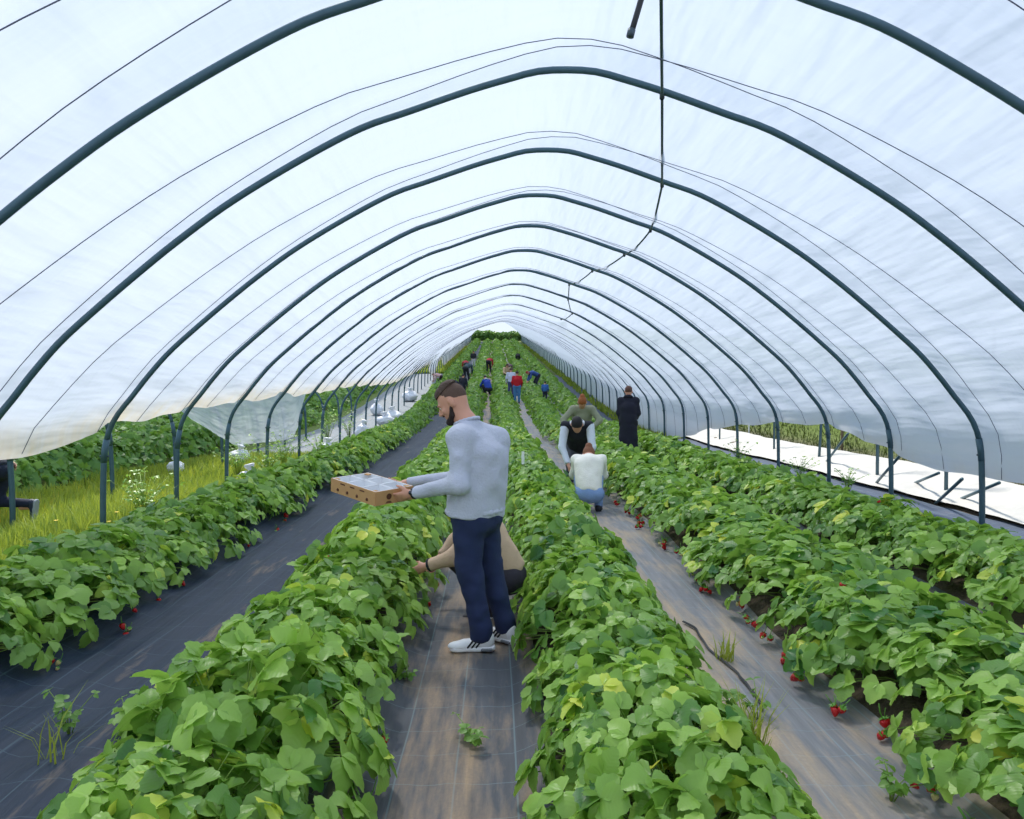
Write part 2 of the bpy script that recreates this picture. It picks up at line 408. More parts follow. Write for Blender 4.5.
HOOPS = [4.55, 6.38, 8.5, 10.47, 12.43, 14.65, 17.1, 19.4, 21.8, 24.2, 26.5]
while HOOPS[-1] < 148: HOOPS.append(HOOPS[-1] + 2.27)
LEG_TOP = 1.12
def hoop_proto(n, ntube, r=.03):
    root = empty('tunnel_hoop')
    full = np.concatenate([HP[::-1] * [-1, 1], HP[1:]])
    arch = full[full[:, 1] > LEG_TOP - .1]
    step = max(1, len(arch) // n)
    arch = np.concatenate([arch[::step], arch[-1:]])
    b = MB(); b.tube([(u, 0, z) for u, z in arch], r, ntube); b.build('arch', M['steel'], root)
    for sg in (-1, 1):
        b = MB(); b.tube([(sg * 5.08, 0, -.35)] + [(sg * float(np.interp(-z, -HP[:, 1], HP[:, 0])), 0, z) for z in (.3, .6, .9, 1.0, LEG_TOP)], r * 1.08, ntube); lg = b.build('leg', M['steel'], root)
        if ntube >= 8:
            b = MB(); b.tube([(sg * float(np.interp(-z, -HP[:, 1], HP[:, 0])), 0, z) for z in (.88, 1.0, LEG_TOP + .02)], r * 1.2, ntube); b.build('sleeve', M['steel'], lg)
            b = MB(); b.tube([(sg * 5.055 - .05, 0, .95), (sg * 5.055 + .05, 0, .95)], .011, 6); b.build('bolt', M['bolt'], lg)
    return root
def children(o): return [c for c in bpy.data.objects if c.parent == o]
def copy_tree(root, kids=None):
    r = root.copy(); COL.objects.link(r)
    for ch, subs in (kids or tree_of(root)):
        c = ch.copy(); COL.objects.link(c); c.parent = r
        for sb in subs:
            s2 = sb.copy(); COL.objects.link(s2); s2.parent = c
    return r
def tree_of(root): return [(c, children(c)) for c in children(root)]

hp_near = hoop_proto(80, 10); near_tree = tree_of(hp_near)
hp_far = hoop_proto(26, 6, .03); far_tree = tree_of(hp_far)
used = {0: False, 1: False}
for i, d in enumerate(HOOPS):
    near = i < 16
    k = 0 if near else 1
    src, tr = (hp_near, near_tree) if near else (hp_far, far_tree)
    o = src if not used[k] else copy_tree(src, tr)
    used[k] = True
    o.location = (float(cx(d)), d, float(cz(d)))
    what = 'grey steel tunnel hoop spanning all five beds' if near else 'thin steel hoop far down the tunnel'
    tag(o, f'{what}, {ordinal(i + 1)} from the front', 'tunnel hoop', 'steel hoops of the strawberry tunnel')

# neighbouring tunnel on the left: its right-hand hoops
for i, d in enumerate([9.2, 11.6, 13.9, 16.3, 18.8, 21.3, 23.8, 26.4, 29.0, 31.6]):
    o = copy_tree(hp_near, near_tree)
    o.location = (float(cx(d)) - 6.55 - 5.08, d, float(cz(d)) - .05)
    o.scale = (1, 1, 1)
    tag(o, f'grey hoop of the neighbouring tunnel, {ordinal(i + 1)} post beyond the left hoops', 'tunnel hoop', 'hoops of the next tunnel')

# ------------------------------------------------------------------ polythene film
ZR = [(-5, .8), (4.5, .85), (6.5, .8), (8.5, .69), (9.5, .72), (10.47, .86), (12.43, 1.12), (14.65, 1.06), (17.1, .87), (19.4, .66), (21.8, .28), (24, .12), (200, .10)]
ZL = [(-5, .8), (4.5, .95), (6.5, 1.08), (8.5, 1.30), (10.47, 1.46), (12.43, 1.54), (14.65, 1.60), (17.1, 1.64), (19.4, 1.75), (21.8, 1.8), (26.5, 1.78), (40, 1.6), (50, 1.55), (54, .35), (58, .3), (61, 1.0), (65, 1.0), (67, .2), (200, .15)]
fd = [-3.5]
allh = [-4.2, -2.0, .2, 2.4] + HOOPS
for a, b in zip(allh[:-1], allh[1:]):
    n = 26 if a < 16 else (12 if a < 32 else (4 if a < 60 else 3))
    for q in range(n):
        x = a + (b - a) * q / n
        if x > -3.5: fd.append(x)
fd.append(HOOPS[-1]); fd = np.array(fd)
NT = 150
def bayfrac(d):
    i = np.clip(np.searchsorted(allh, d, side='right') - 1, 0, len(allh) - 2)
    a = np.array(allh)
    return (d - a[i]) / (a[i + 1] - a[i])
fr = bayfrac(fd)
zl = np.interp(fd, *zip(*ZL)) - .07 * np.sin(PI * fr) ** 2 * (fd > 6) * (fd < 50)
zr = np.interp(fd, *zip(*ZR)) - .04 * np.sin(PI * fr) ** 2
zl = zl + .03 * noise2(fd, fd * 0, 1.7, 2); zr = zr + .03 * noise2(fd, fd * 0, 1.7, 9)
T = np.linspace(0, 1, NT)
SL = np.array([-s_of_z(z) for z in zl]); SR = np.array([s_of_z(z) for z in zr])
S = SL[:, None] + (SR - SL)[:, None] * T[None]
pu, pz = prof(S)
eps = .02
pu2, pz2 = prof(S + eps); pu1, pz1 = prof(S - eps)
tx, tz = pu2 - pu1, pz2 - pz1
ln = np.sqrt(tx * tx + tz * tz) + 1e-9
nx_, nz_ = -tz / ln, tx / ln
flip = np.where(nz_ < -.2, -1, 1)
nx_, nz_ = nx_ * flip, nz_ * flip
out_sign = np.sign(nx_ * pu + nz_ * (pz - 1.0)); out_sign[out_sign == 0] = 1
nx_, nz_ = nx_ * out_sign, nz_ * out_sign
FR = fr[:, None]; DD = fd[:, None] + 0 * S
edge = np.maximum(np.exp(-(S - SL[:, None]) / .6), np.exp(-(SR[:, None] - S) / 1.0))
R1 = .25 + .57 * T[None]; R2 = .84 - .50 * T[None]      # where the two ropes cross each bay
lo, hi = np.minimum(R1, R2), np.maximum(R1, R2)
SAG = .05 + .09 * np.sin(PI * T[None])
mid = SAG - .035 * np.sin(PI * np.clip((FR - lo) / np.maximum(hi - lo, .02), 0, 1)) * np.clip((hi - lo) / .4, 0, 1)
sag = np.where(FR < lo, SAG * FR / lo, np.where(FR > hi, SAG * (1 - FR) / (1 - hi), mid))
off = .034 - 1.1 * sag
off = off + .014 * noise2(S * 1.3, DD * .7, 1.0, 31) * np.sin(PI * FR)
off = off + .045 * edge * noise2(S * 6.0, DD * .45, 1.0, 37) + .022 * edge * noise2(S * 14, DD * .9 + S * 2, 1.0, 41)
pk = np.where(FR > hi, np.sin(PI * (FR - hi) / (1 - hi + 1e-6)), 0)
off = off + .024 * pk * noise2(S * 6, DD * .5, 1.0, 45) + .013 * np.sin(PI * FR) * noise2(S * 5 + DD * 1.2, DD * .35, 1.0, 47)
off = np.maximum(off, -.18)
off = np.where((FR < .03) | (FR > .97), np.maximum(off, .031), off)
FX = pu + nx_ * off + cx(DD); FZ = pz + nz_ * off + cz(DD)
fv = np.stack([FX, DD, FZ], -1).reshape(-1, 3)
J = np.arange(len(fd) * NT).reshape(len(fd), NT)
ff = np.stack([J[:-1, :-1], J[:-1, 1:], J[1:, 1:], J[1:, :-1]], -1).reshape(-1, 4)
ftone = np.clip(np.exp(-((S - SL[:, None]) / .28) ** 2) * 1.3 + np.exp(-((SR[:, None] - S) / .15) ** 2) * .5, 0, 1.2) * (DD > 5)
film = mesh_obj('ceiling', fv, ff, M['film'], uv=np.stack([S, DD], -1).reshape(-1, 2), tone=ftone.ravel())
hz_a = film.data.attributes.new('haze', 'FLOAT', 'POINT'); hz_a.data.foreach_set('value', (1 - sstep(2.0, 4.0, pz)).ravel().astype(np.float32))
tag(film, 'translucent white polythene film stretched over the tunnel hoops', kind='structure')

# ropes crossing the film in every bay
rope_n = 0
allr = [2.4] + HOOPS[:17]
for i in range(len(allr) - 1):
    a, b = allr[i], allr[i + 1]
    for q, (tl, trr) in enumerate(((.25, .82), (.84, .34))):
        pts = []
        m_ = 48
        for j in range(m_ + 1):
            w = j / m_
            d = a + (b - a) * (tl + (trr - tl) * w)
            s0 = -s_of_z(float(np.interp(d, *zip(*ZL)))); s1 = s_of_z(float(np.interp(d, *zip(*ZR))))
            s = s0 + (s1 - s0) * w
            u, z = prof(s)
            u2, z2 = prof(s + .02); u1, z1 = prof(s - .02)
            tx_, tz_ = u2 - u1, z2 - z1; l_ = math.hypot(tx_, tz_); qx, qz = -tz_ / l_, tx_ / l_
            ro_ = -.034 + 1.1 * (.05 + .09 * math.sin(PI * w)) + .016
            if qx * u + qz * (z - 1) < 0: qx, qz = -qx, -qz
            pts.append((float(u - ro_ * qx + cx(d)), d, float(z - ro_ * qz + cz(d))))
        r = .0036 if i < 7 else .0042
        bb = MB(); bb.tube(pts, r, 5)
        o = bb.build('rope', M['rope'])
        bay = 'in front of the first hoop' if i == 0 else f'between hoops {ordinal(i)} and {ordinal(i + 1)}'
        tag(o, f'thin rope over the film {bay}, {"front-left to back-right" if q == 0 else "back-left to front-right"}', 'rope', 'ropes over the film')

# the next tunnel's film
nd_ = np.concatenate([np.arange(6.5, 34, .35), np.arange(34, 150, 2.0)])
DDn, SSn = np.meshgrid(nd_, np.linspace(-s_of_z(.6), s_of_z(2.05), 60), indexing='ij')
pun, pzn = prof(SSn)
Jn = np.arange(len(nd_) * 60).reshape(len(nd_), 60)
kk = 1 + .05 / 4.4 - .012 * (1 + noise2(DDn * 2.2, SSn * .6, 1.0, 99))
o = mesh_obj('ceiling', np.stack([pun * kk + cx(DDn) - 6.55 - 5.08, DDn, (pzn - .9) * kk + .9 + cz(DDn) - .05], -1).reshape(-1, 3), np.stack([Jn[:-1, :-1], Jn[:-1, 1:], Jn[1:, 1:], Jn[1:, :-1]], -1).reshape(-1, 4), M['film'], uv=np.stack([SSn, DDn], -1).reshape(-1, 2), tone=np.zeros(len(nd_) * 60))
tag(o, 'polythene film of the neighbouring tunnel on the left', kind='structure')

# dark cord tied along the hoops near the ridge, and the loose hose end
def on_hoop(i, px):
    d = HOOPS[i]; x = (px - 500) / 740 * d
    return (x, d, z_of_u(x - float(cx(d))) + float(cz(d)) - .045)
cp = [((660 - 500) / 740 * 2.0, 2.0, 4.28)] + [((659 - 500) / 740 * 4.55, 4.55, z_of_u(.4) - .045)]
for i, px in ((1, 661), (2, 661.5), (3, 650), (4, 624), (5, 592), (6, 569), (7, 568), (8, 572), (9, 561)):
    cp.append(on_hoop(i, px))
root = empty('hanging_cord', cp[1])
tag(root, 'dark green cord tied along the undersides of the hoops near the ridge', 'cord')
pts = []
for a, b in zip(cp[:-1], cp[1:]):
    for q in range(8):
        t = q / 8
        p = Vector(a).lerp(Vector(b), t); p.z -= .05 * math.sin(PI * t); pts.append(p)
pts.append(Vector(cp[-1]))
b = MB(); b.tube([p - Vector(cp[1]) for p in pts], .013, 7); b.build('cord', M['cord'], root)
for c in cp[1:]:
    b = MB(); b.lathe([(.012, -.03), (.022, -.022), (.022, .022), (.012, .03)], Vector(c) - Vector(cp[1]), 8); b.build('tie', M['rubber'], root)
root = empty('hose_end', (.70, 4.0, 3.62))
tag(root, 'short dark hose end hanging below the film beside the green cord', 'hose')
b = MB(); b.tube([(.0, 0, .0), (.03, .0, .1), (.065, .0, .22), (.09, .02, .42), (.10, .05, .68)], .016, 8); b.build('hose', M['rubber'], root)
b = MB(); b.tube([(-.004, 0, -.012), (.006, 0, .03)], .021, 8); b.build('end_cap', M['bolt'], root)


# ------------------------------------------------------------------ strawberry plants
def leaflet_grid(nl, nw, serr):
    """unit leaflet along +y (0..1), width 1, with toothed rim; returns local (x, y), faces"""
    pts = []; uv = []
    for i in range(nl):
        t = i / (nl - 1)
        hw = .5 * (math.sin(PI * min(1, t ** .72 * .97 + .03))) ** .75 if t < 1 else .12
        if i == 0: hw = .06
        for j in range(nw):
            x = -1 + 2 * j / (nw - 1)
            xx = x * hw
            yy = t
            if abs(x) > .99 and 0 < i < nl - 1:
                xx *= (1 + serr * (1 if i % 2 else -1)); yy += serr * .25 * (1 if i % 2 else -1)
            if i == nl - 1: yy = 1 - .06 * (abs(x)) - (.03 if j % 2 else 0)
            pts.append((xx, yy)); uv.append((x * hw, t))
    f = []
    for i in range(nl - 1):
        for j in range(nw - 1):
            a = i * nw + j
            f.append((a, a + 1, a + nw + 1, a + nw))
    return np.array(pts), np.array(f), np.array(uv)
def make_leaves(C, Dr, Nn, Ln, Wd, fold, droop, tone, grid):
    """C base points, Dr directions, Nn normals (k,3); per-leaf length, width, fold, droop"""
    P, Fq, UV = grid
    k = len(C); n = len(P)
    Sd = np.cross(Dr, Nn); Sd /= np.linalg.norm(Sd, axis=1)[:, None] + 1e-9
    Nn = np.cross(Sd, Dr)
    x = P[None, :, 0] * Wd[:, None]; y = P[None, :, 1] * Ln[:, None]
    z = np.abs(x) * fold[:, None] - droop[:, None] * (P[None, :, 1] ** 2) * Ln[:, None]
    z = z - (np.abs(P[None, :, 0]) ** 2) * Wd[:, None] * 1.1 * np.maximum(fold[:, None], .2)
    v = C[:, None] + Sd[:, None] * x[..., None] + Dr[:, None] * y[..., None] + Nn[:, None] * z[..., None]
    f = (Fq[None] + (np.arange(k) * n)[:, None, None]).reshape(-1, Fq.shape[1])
    return v.reshape(-1, 3), f, np.repeat(tone, n), np.tile(UV, (k, 1))
G_NEAR = leaflet_grid(9, 5, .07)
G_MID = leaflet_grid(5, 3, .0)
G_LOW = (np.array([(0, 0), (.5, .5), (0, 1.0), (-.5, .5)]), np.array([(0, 1, 2, 3)]), np.array([(0, 0), (.5, .5), (0, 1), (-.5, .5)]))
def nrm(a): return a / (np.linalg.norm(a, axis=-1, keepdims=True) + 1e-9)

def trifoliate(r, C, Nrm, Hd, size, tone, grid, spread=1.15):
    """three leaflets at each leaf point"""
    k = len(C)
    Nrm = nrm(Nrm); Hd = nrm(Hd - Nrm * np.sum(Hd * Nrm, 1, keepdims=True))
    Sd = np.cross(Hd, Nrm)
    vs, fs, ts, us = [], [], [], []; base = 0
    for q, ang in enumerate((0, spread, -spread)):
        a = ang + r.normal(0, .12, k)
        Dq = Hd * np.cos(a)[:, None] + Sd * np.sin(a)[:, None]
        tilt = r.normal(-.05, .14, k)
        Dq = nrm(Dq + Nrm * tilt[:, None])
        ln = size * (1.0 if q == 0 else .93) * r.uniform(.9, 1.1, k)
        v, f, t, uv = make_leaves(C + Dq * .006, Dq, Nrm, ln, ln * r.uniform(.82, .98, k), r.uniform(.15, .7, k), r.uniform(.05, .48, k), tone + r.normal(0, .05, k), grid)
        vs.append(v); fs.append(f + base); ts.append(t); us.append(uv); base += len(v)
    return np.concatenate(vs), np.concatenate(fs), np.concatenate(ts), np.concatenate(us)

def foliage_points(r, n, hw, hl, h):
    """leaf points over a low dome, hanging to the ground at the long sides"""
    a = r.uniform(0, 2 * PI, n); rad = np.sqrt(r.uniform(0, 1, n))
    px = np.cos(a) * rad; py = np.sin(a) * rad
    rr = np.abs(px) ** 2.4
    z = h * (1 - .86 * rr) * r.uniform(.70, 1.1, n)
    z = np.maximum(z, .05)
    P = np.stack([px * hw, py * hl, z], -1)
    out = np.stack([px * 1.1 * (np.abs(px) ** .6), py * .45, np.full(n, .75)], -1) + r.normal(0, .30, (n, 3))
    out[:, 2] = np.abs(out[:, 2])
    hd = np.stack([px * .9, py * .7, np.full(n, -.05)], -1) + r.normal(0, .45, (n, 3))
    return P, out, hd

def berry_meshes(scale, pale):
    prof_ = [(0.001, -1.0), (.22, -.93), (.48, -.68), (.72, -.3), (.86, .08), (.84, .34), (.6, .55), (.25, .6), (.001, .58)]
    b = MB(); b.lathe([(x * .015 * scale, z * .018 * scale) for x, z in prof_], n=9)
    c = MB()
    for q in range(7):
        w = 2 * PI * q / 7
        d0 = Vector((math.cos(w), math.sin(w), 0)); s0 = Vector((-d0.y, d0.x, 0))
        o = Vector((0, 0, .0115 * scale))
        c.add([o, o + (d0 * .007 + s0 * .004) * scale, o + (d0 * .016 + Vector((0, 0, .003))) * scale, o + (d0 * .007 - s0 * .004) * scale], [(0, 1, 2, 3)])
    c.tube([(0, 0, .011 * scale), (.004 * scale, 0, .03 * scale), (.014 * scale, 0, .05 * scale)], .0016 * scale, 5)
    return b, c

_b, _c = berry_meshes(1.25, False)
BERRY = _b.build('strawberry', M['berry']); CALYX = _c.build('calyx', M['calyx'])
BERRY_P = _b.build('strawberry', M['berry_pale'])
for o in (BERRY, CALYX, BERRY_P): COL.objects.unlink(o)
def add_berry(root, p, pale=False, r=random):
    o = (BERRY_P if pale else BERRY).copy(); COL.objects.link(o); o.parent = root
    o.location = p
    s = r.uniform(.85, 1.35) * (.7 if pale else 1); o.scale = (s, s, s)
    o.rotation_euler = (r.uniform(-.7, .7), r.uniform(-.7, .7), r.uniform(0, 6))
    if pale: o['label'] = 'pale unripe strawberry'
    c = CALYX.copy(); COL.objects.link(c); c.parent = o

def plant_proto(seed, nleaf, grid, hw=.55, hl=.36, h=.37, lsize=.104):
    r = np.random.default_rng(seed); pr = random.Random(seed)
    root = empty('strawberry_plant')
    P, No, Hd = foliage_points(r, nleaf, hw, hl, h)
    size = r.uniform(.78, 1.18, nleaf) * lsize
    # deep tone inside, lighter young leaves on top: the plant's own leaf colours
    tone = np.clip(r.normal(.36, .20, nleaf) + (r.random(nleaf) < .10) * .40, 0, .8)
    v, f, t, uv = trifoliate(r, P, No, Hd, size, tone, grid)
    mesh_obj('foliage', v, f, M['leaf'], root, uv=uv, tone=t)
    b = MB()
    for p in P[:: (1 if grid is G_NEAR else 3)]:
        q = Vector(p); c0 = Vector((q.x * .15, q.y * .15, .02))
        mid = c0.lerp(q, .55) + Vector((0, 0, .05))
        b.tube([c0, mid, q], .0026, 4, cap=False)
    b.build('crown', M['stem'], root)
    return root

NPROTO = 12
PROTO = []
for k in range(NPROTO):
    p = plant_proto(100 + k, 84 + (k % 4) * 6, G_NEAR)
    PROTO.append(p)
PTREE = [[(c, []) for c in children(p)] for p in PROTO]
MPROTO = []
for k in range(8):
    p = plant_proto(300 + k, 80, G_MID, lsize=.112)
    MPROTO.append(p)
MTREE = [[(c, []) for c in children(p)] for p in MPROTO]
usedp = set()

BEDNAME = ['leftmost bed', 'bed under the cardboard tray', 'bed right of grey-shirted man', 'fourth bed from the left', 'bed along the right hoops']
def visible(x, d, z=.3):
    s = 740 / max(d, .1)
    return -.6 * s < 500 + s * x < 1024 + .6 * s and (390 + (1.72 - z - .2) * s) < 940
cands = []
for bi, bu in enumerate(BEDS):
    d = 1.75 + .05 * bi
    k = 0
    while d < 40:
        d += random.uniform(.34, .42)
        x = bu + float(cx(d)) + random.uniform(-.05, .05)
        if visible(x, d): cands.append((d, bi, x))
cands.sort()
IND = cands[:296]
D_IND = [max([c[0] for c in IND if c[1] == b] + [2]) for b in range(5)]
cnt = [0] * 5
for (d, bi, x) in IND:
    cnt[bi] += 1
    near = d < 9.0
    k = random.randrange(NPROTO if near else 8)
    src, tr = (PROTO[k], PTREE[k]) if near else (MPROTO[k], MTREE[k])
    key = (near, k)
    if key in usedp: o = copy_tree(src, tr)
    else: o = src; usedp.add(key)
    o.location = (x, d, g(x, d) - .02)
    o.rotation_euler = (0, 0, random.choice((0, PI)) + random.uniform(-.28, .28))
    s = random.uniform(.90, 1.14)
    o.scale = (s * (1.08, .96, .92, 1.18, 1.1)[bi], s, s * random.uniform(.88, 1.16))
    # fruit along the foot of the plant, where the bed meets the path
    nb = 0
    if d < 12:
        for side in (-1, 1):
            vis = (side > 0) == (x < 0)
            if not vis: continue
            pr_ = (.55, .42, .34, .80, .6)[bi]
            if random.random() > (1.0 if bi == 3 and d < 6.5 else pr_): continue
            n = random.choice((1, 2, 3, 3, 4)) if bi != 3 else random.choice((3, 4, 5, 6))
            cyy = random.uniform(-.12, .12); wx0 = random.uniform(.48, .57)
            for q in range(n):
                wx = side * (wx0 + random.uniform(-.03, .03)) * (1.08, .98, .94, 1.16, 1.1)[bi]; wy = cyy + random.uniform(-.05, .05)
                # put in the plant's own frame
                c_, s_ = math.cos(-o.rotation_euler.z), math.sin(-o.rotation_euler.z)
                lx, ly = (wx * c_ - wy * s_) / o.scale.x, (wx * s_ + wy * c_) / o.scale.y
                gzz = g(x + wx, d + wy) - o.location.z
                lz = (gzz + .045 + random.uniform(0, .05)) / o.scale.z
                add_berry(o, (lx, ly, lz), pale=random.random() < .16); nb += 1
        if random.random() < .10 and d < 8:
            add_berry(o, (random.uniform(-.25, .25), random.uniform(-.15, .15), .36)); nb += 1
    what = 'strawberry plant with red berries' if nb else 'leafy green strawberry plant'
    tag(o, f'{what}, {ordinal(cnt[bi])} from the front in the {BEDNAME[bi]}', 'strawberry plant', f'strawberry plants in the {BEDNAME[bi]}')
for key_near, lst in ((True, PROTO), (False, MPROTO)):
    for k, p in enumerate(lst):
        if (key_near, k) not in usedp:
            for c in children(p): bpy.data.objects.remove(c)
            bpy.data.objects.remove(p)

# the rest of the rows, far off
def row_leaves(bu, d0, d1, r, hw=.5, h=.36, per_m=190, s0=.12):
    out = []
    d = d0
    while d < d1:
        step = 1.0 if d < 60 else 2.0
        k = max(1.0, d / 20)
        n = int(per_m * step / k ** 1.35)
        px = r.uniform(-1, 1, n) * min(1.4, 1 + max(0, d - 18) * .02); py = r.uniform(0, step, n)
        dd = d + py
        clump = .86 + .22 * noise2(px * 1.2 + bu, dd * 2.4, 1.0, 51)
        z = h * clump * (1 - .86 * np.minimum(np.abs(px), 1.05) ** 2.4) * r.uniform(.72, 1.08, n) + .03
        xx = bu + cx(dd) + px * hw
        P = np.stack([xx, dd, gz(xx, dd) + z], -1)
        No = np.stack([px * 1.1, r.normal(0, .1, n) - .15, np.full(n, .7)], -1) + r.normal(0, .33, (n, 3)); No[:, 2] = np.abs(No[:, 2])
        Hd = r.normal(0, 1, (n, 3)); Hd = nrm(Hd - No * np.sum(Hd * No, 1, keepdims=True))
        sz = s0 * r.uniform(.75, 1.2, n) * k ** .62
        tn = np.clip(r.normal(.36, .17, n) + (r.random(n) < .1) * .35, 0, .85)
        out.append((P, No, Hd, sz, tn)); d += step
    return [np.concatenate(q) for q in zip(*out)]
r = np.random.default_rng(5)
parts = [row_leaves(bu, D_IND[b] + .3, 150, r) for b, bu in enumerate(BEDS)]
P, No, Hd, sz, tn = [np.concatenate(q) for q in zip(*parts)]
vs, fs, ts, us = [], [], [], []; base = 0
for q, ang in enumerate((0.0, 1.2, -1.2)):
    S3 = np.cross(nrm(Hd), nrm(No)); Dq = nrm(Hd * math.cos(ang) + S3 * math.sin(ang))
    v, f, t, uv = make_leaves(P, Dq, nrm(No), sz, sz * .9, np.full(len(P), .2), np.full(len(P), .1), tn, G_LOW)
    vs.append(v); fs.append(f + base); ts.append(t); us.append(uv); base += len(v)
o = mesh_obj('strawberry_foliage', np.concatenate(vs), np.concatenate(fs), M['leaf_far'], uv=np.concatenate(us), tone=np.concatenate(ts))
tag(o, 'green strawberry foliage of the far ends of the five beds', 'strawberry plants', kind='stuff')

# rows in the next tunnel
parts = [row_leaves(bu, 7, 60, r, hw=.7, h=.62, per_m=150, s0=.15) for bu in NEXT_BEDS]
P, No, Hd, sz, tn = [np.concatenate(q) for q in zip(*parts)]
vs, fs, ts, us = [], [], [], []; base = 0
for q, ang in enumerate((0.0, 1.2, -1.2)):
    S3 = np.cross(nrm(Hd), nrm(No)); Dq = nrm(Hd * math.cos(ang) + S3 * math.sin(ang))
    v, f, t, uv = make_leaves(P, Dq, nrm(No), sz, sz * .9, np.full(len(P), .2), np.full(len(P), .1), tn * .8, G_LOW)
    vs.append(v); fs.append(f + base); ts.append(t); us.append(uv); base += len(v)
o = mesh_obj('strawberry_foliage', np.concatenate(vs), np.concatenate(fs), M['leaf_far'], uv=np.concatenate(us), tone=np.concatenate(ts))
tag(o, 'dense green strawberry rows beyond the left hoops', 'strawberry plants', kind='stuff')

M['bank_grass_painted_shade'] = leaf_material('bank_grass_painted_shade', srgb(40, 56, 16), srgb(82, 94, 34), (.10, .14, .02), gloss=.6, veins=False)  # shade of the steep bank painted into the blades, darker than the other grass

# ------------------------------------------------------------------ grass and weeds
def blades(n, pos, hfun, r, w0=.006, lean=.45, name='grass', mat='grass', label='', cat='grass'):
    x, d = pos(n)
    h = hfun(x, d, n)
    z = gz(x, d)
    a = r.uniform(0, 2 * PI, n); b = a + PI / 2
    ln = r.normal(0, lean, n)
    w = w0 * r.uniform(.7, 1.5, n) * np.maximum(1, d / 9)
    V4 = []
    for t, ww in ((0, 1), (.5, .8), (1, .06)):
        cxx = x + np.cos(a) * ln * h * t * t; cy = d + np.sin(a) * ln * h * t * t; c_z = z - .02 + h * t * (1 - .12 * np.abs(ln) * t)
        for sg in (-1, 1):
            V4.append(np.stack([cxx + np.cos(b) * w * ww * sg, cy + np.sin(b) * w * ww * sg, c_z], -1))
    v = np.stack(V4, 1).reshape(-1, 3)
    o6 = (np.arange(n) * 6)[:, None]
    f = np.concatenate([o6 + np.array([[0, 1, 3, 2]]), o6 + np.array([[2, 3, 5, 4]])], 0)
    tone = np.repeat(np.clip(.35 + .25 * noise2(x, d, .9, 61) + r.normal(0, .18, n), 0, .95), 6)
    o = mesh_obj(name, v, f, M[mat], tone=tone, uv=np.zeros((len(v), 2)))
    tag(o, label, cat, kind='stuff')
    return o
r = np.random.default_rng(21)
def strip(u0, u1, d0, d1):
    def fn(n):
        d = d0 + (d1 - d0) * r.random(n) ** 1.6
        u = r.uniform(u0, u1, n)
        return u + cx(d), d
    return fn
blades(40000, strip(-7.9, -4.45, 4.5, 19), lambda x, d, n: (.10 + .22 * np.clip(noise2(x, d, .8, 63) + .35, 0, 1)) * r.uniform(.5, 1.4, n), r, label='long yellow-green grass on the strip beyond the left hoops')
blades(9000, strip(-7.2, -4.7, 61, 120), lambda x, d, n: .25 * r.uniform(.5, 1.5, n), r, w0=.01, label='rough grass along the far left side of the tunnel')
blades(42000, strip(6.95, 12, 8, 42), lambda x, d, n: .12 * r.uniform(.5, 1.5, n), r, w0=.005, mat='bank_grass_painted_shade', label='green grass on the bank beyond the right hoops')
blades(5000, strip(4.6, 6.0, 24, 130), lambda x, d, n: .22 * r.uniform(.5, 1.5, n), r, w0=.01, label='grass along the far right side of the tunnel')

def weed(name, x, d, h, n, label, cat='weed', leafy=True, spread=.5, group=None, seed=0, mat='leaf'):
    rr = random.Random(seed)
    root = empty(name, (x, d, g(x, d)))
    tag(root, label, cat, group)
    st = MB(); C_, N_, H_, S_ = [], [], [], []
    bl = MB()
    for k in range(n):
        a = rr.uniform(0, 2 * PI); l = rr.uniform(.6, 1.1) * h; s = rr.uniform(.2, 1) * spread
        tip = Vector((math.cos(a) * l * s, math.sin(a) * l * s, l * (1 - .3 * s)))
        mid = Vector((tip.x * .35, tip.y * .35, tip.z * .65))
        if leafy:
            st.tube([(0, 0, -.01), mid, tip], [.003, .0025, .0018], 5)
            for t_ in (mid, tip):
                C_.append(t_); N_.append((rr.uniform(-.5, .5), rr.uniform(-.5, .5), 1)); H_.append((math.cos(a), math.sin(a), .1)); S_.append(rr.uniform(.025, .05))
        else:
            b_ = Vector((-math.sin(a), math.cos(a), 0)) * .0045
            o_ = Vector((rr.uniform(-.05, .05), rr.uniform(-.05, .05), -.01))
            bl.add([o_ - b_, o_ + b_, o_ + mid + b_ * .8, o_ + mid - b_ * .8, o_ + tip], [(0, 1, 2, 3), (3, 2, 4)])
    if leafy:
        st.build('stem', M['stem'], root)
        v, f, t, uv = trifoliate(np.random.default_rng(seed), np.array(C_), np.array(N_), np.array(H_), np.array(S_), np.full(len(C_), .25), G_MID)
        mesh_obj('foliage', v, f, M['leaf'], root, uv=uv, tone=t)
    else:
        mesh_obj('blade', bl.v, bl.f, M['grass'], root, uv=np.zeros((len(bl.v), 2)), tone=np.full(len(bl.v), .45))
    return root
weed('grass_tuft', 1.13, 3.25, .42, 46, 'tall grass tuft growing through the dusty path at the bottom', 'grass tuft', False, .55, seed=1)
weed('grass_tuft', 1.42, 4.6, .22, 30, 'low grass tuft against the fourth bed below the fabric tear', 'grass tuft', False, .9, seed=2)
weed('weed_seedling', 1.33, 3.75, .20, 6, 'leafy weed on the dusty path beside the tall grass tuft', 'weed', True, .8, seed=3)
weed('weed_seedling', 1.62, 3.0, .18, 7, 'leafy weed lying by the fourth bed at the bottom right', 'weed', True, .9, seed=4)
weed('weed_seedling', 1.10, 5.6, .16, 7, 'small weed on the dusty path near the beige-jacketed picker', 'weed', True, .9, seed=5)
weed('weed_seedling', -.03 - .1, 3.5, .15, 5, 'tiny weed at the right edge of the path under the man', 'weed', True, .9, seed=6)
weed('weed_seedling', -.53, 4.25, .16, 6, 'small weed on the path left of the white sneakers', 'weed', True, .9, seed=7)
weed('weed_seedling', -1.78, 3.55, .22, 7, 'thin weed on the dark path beside the front left bed', 'weed', True, .6, seed=8)
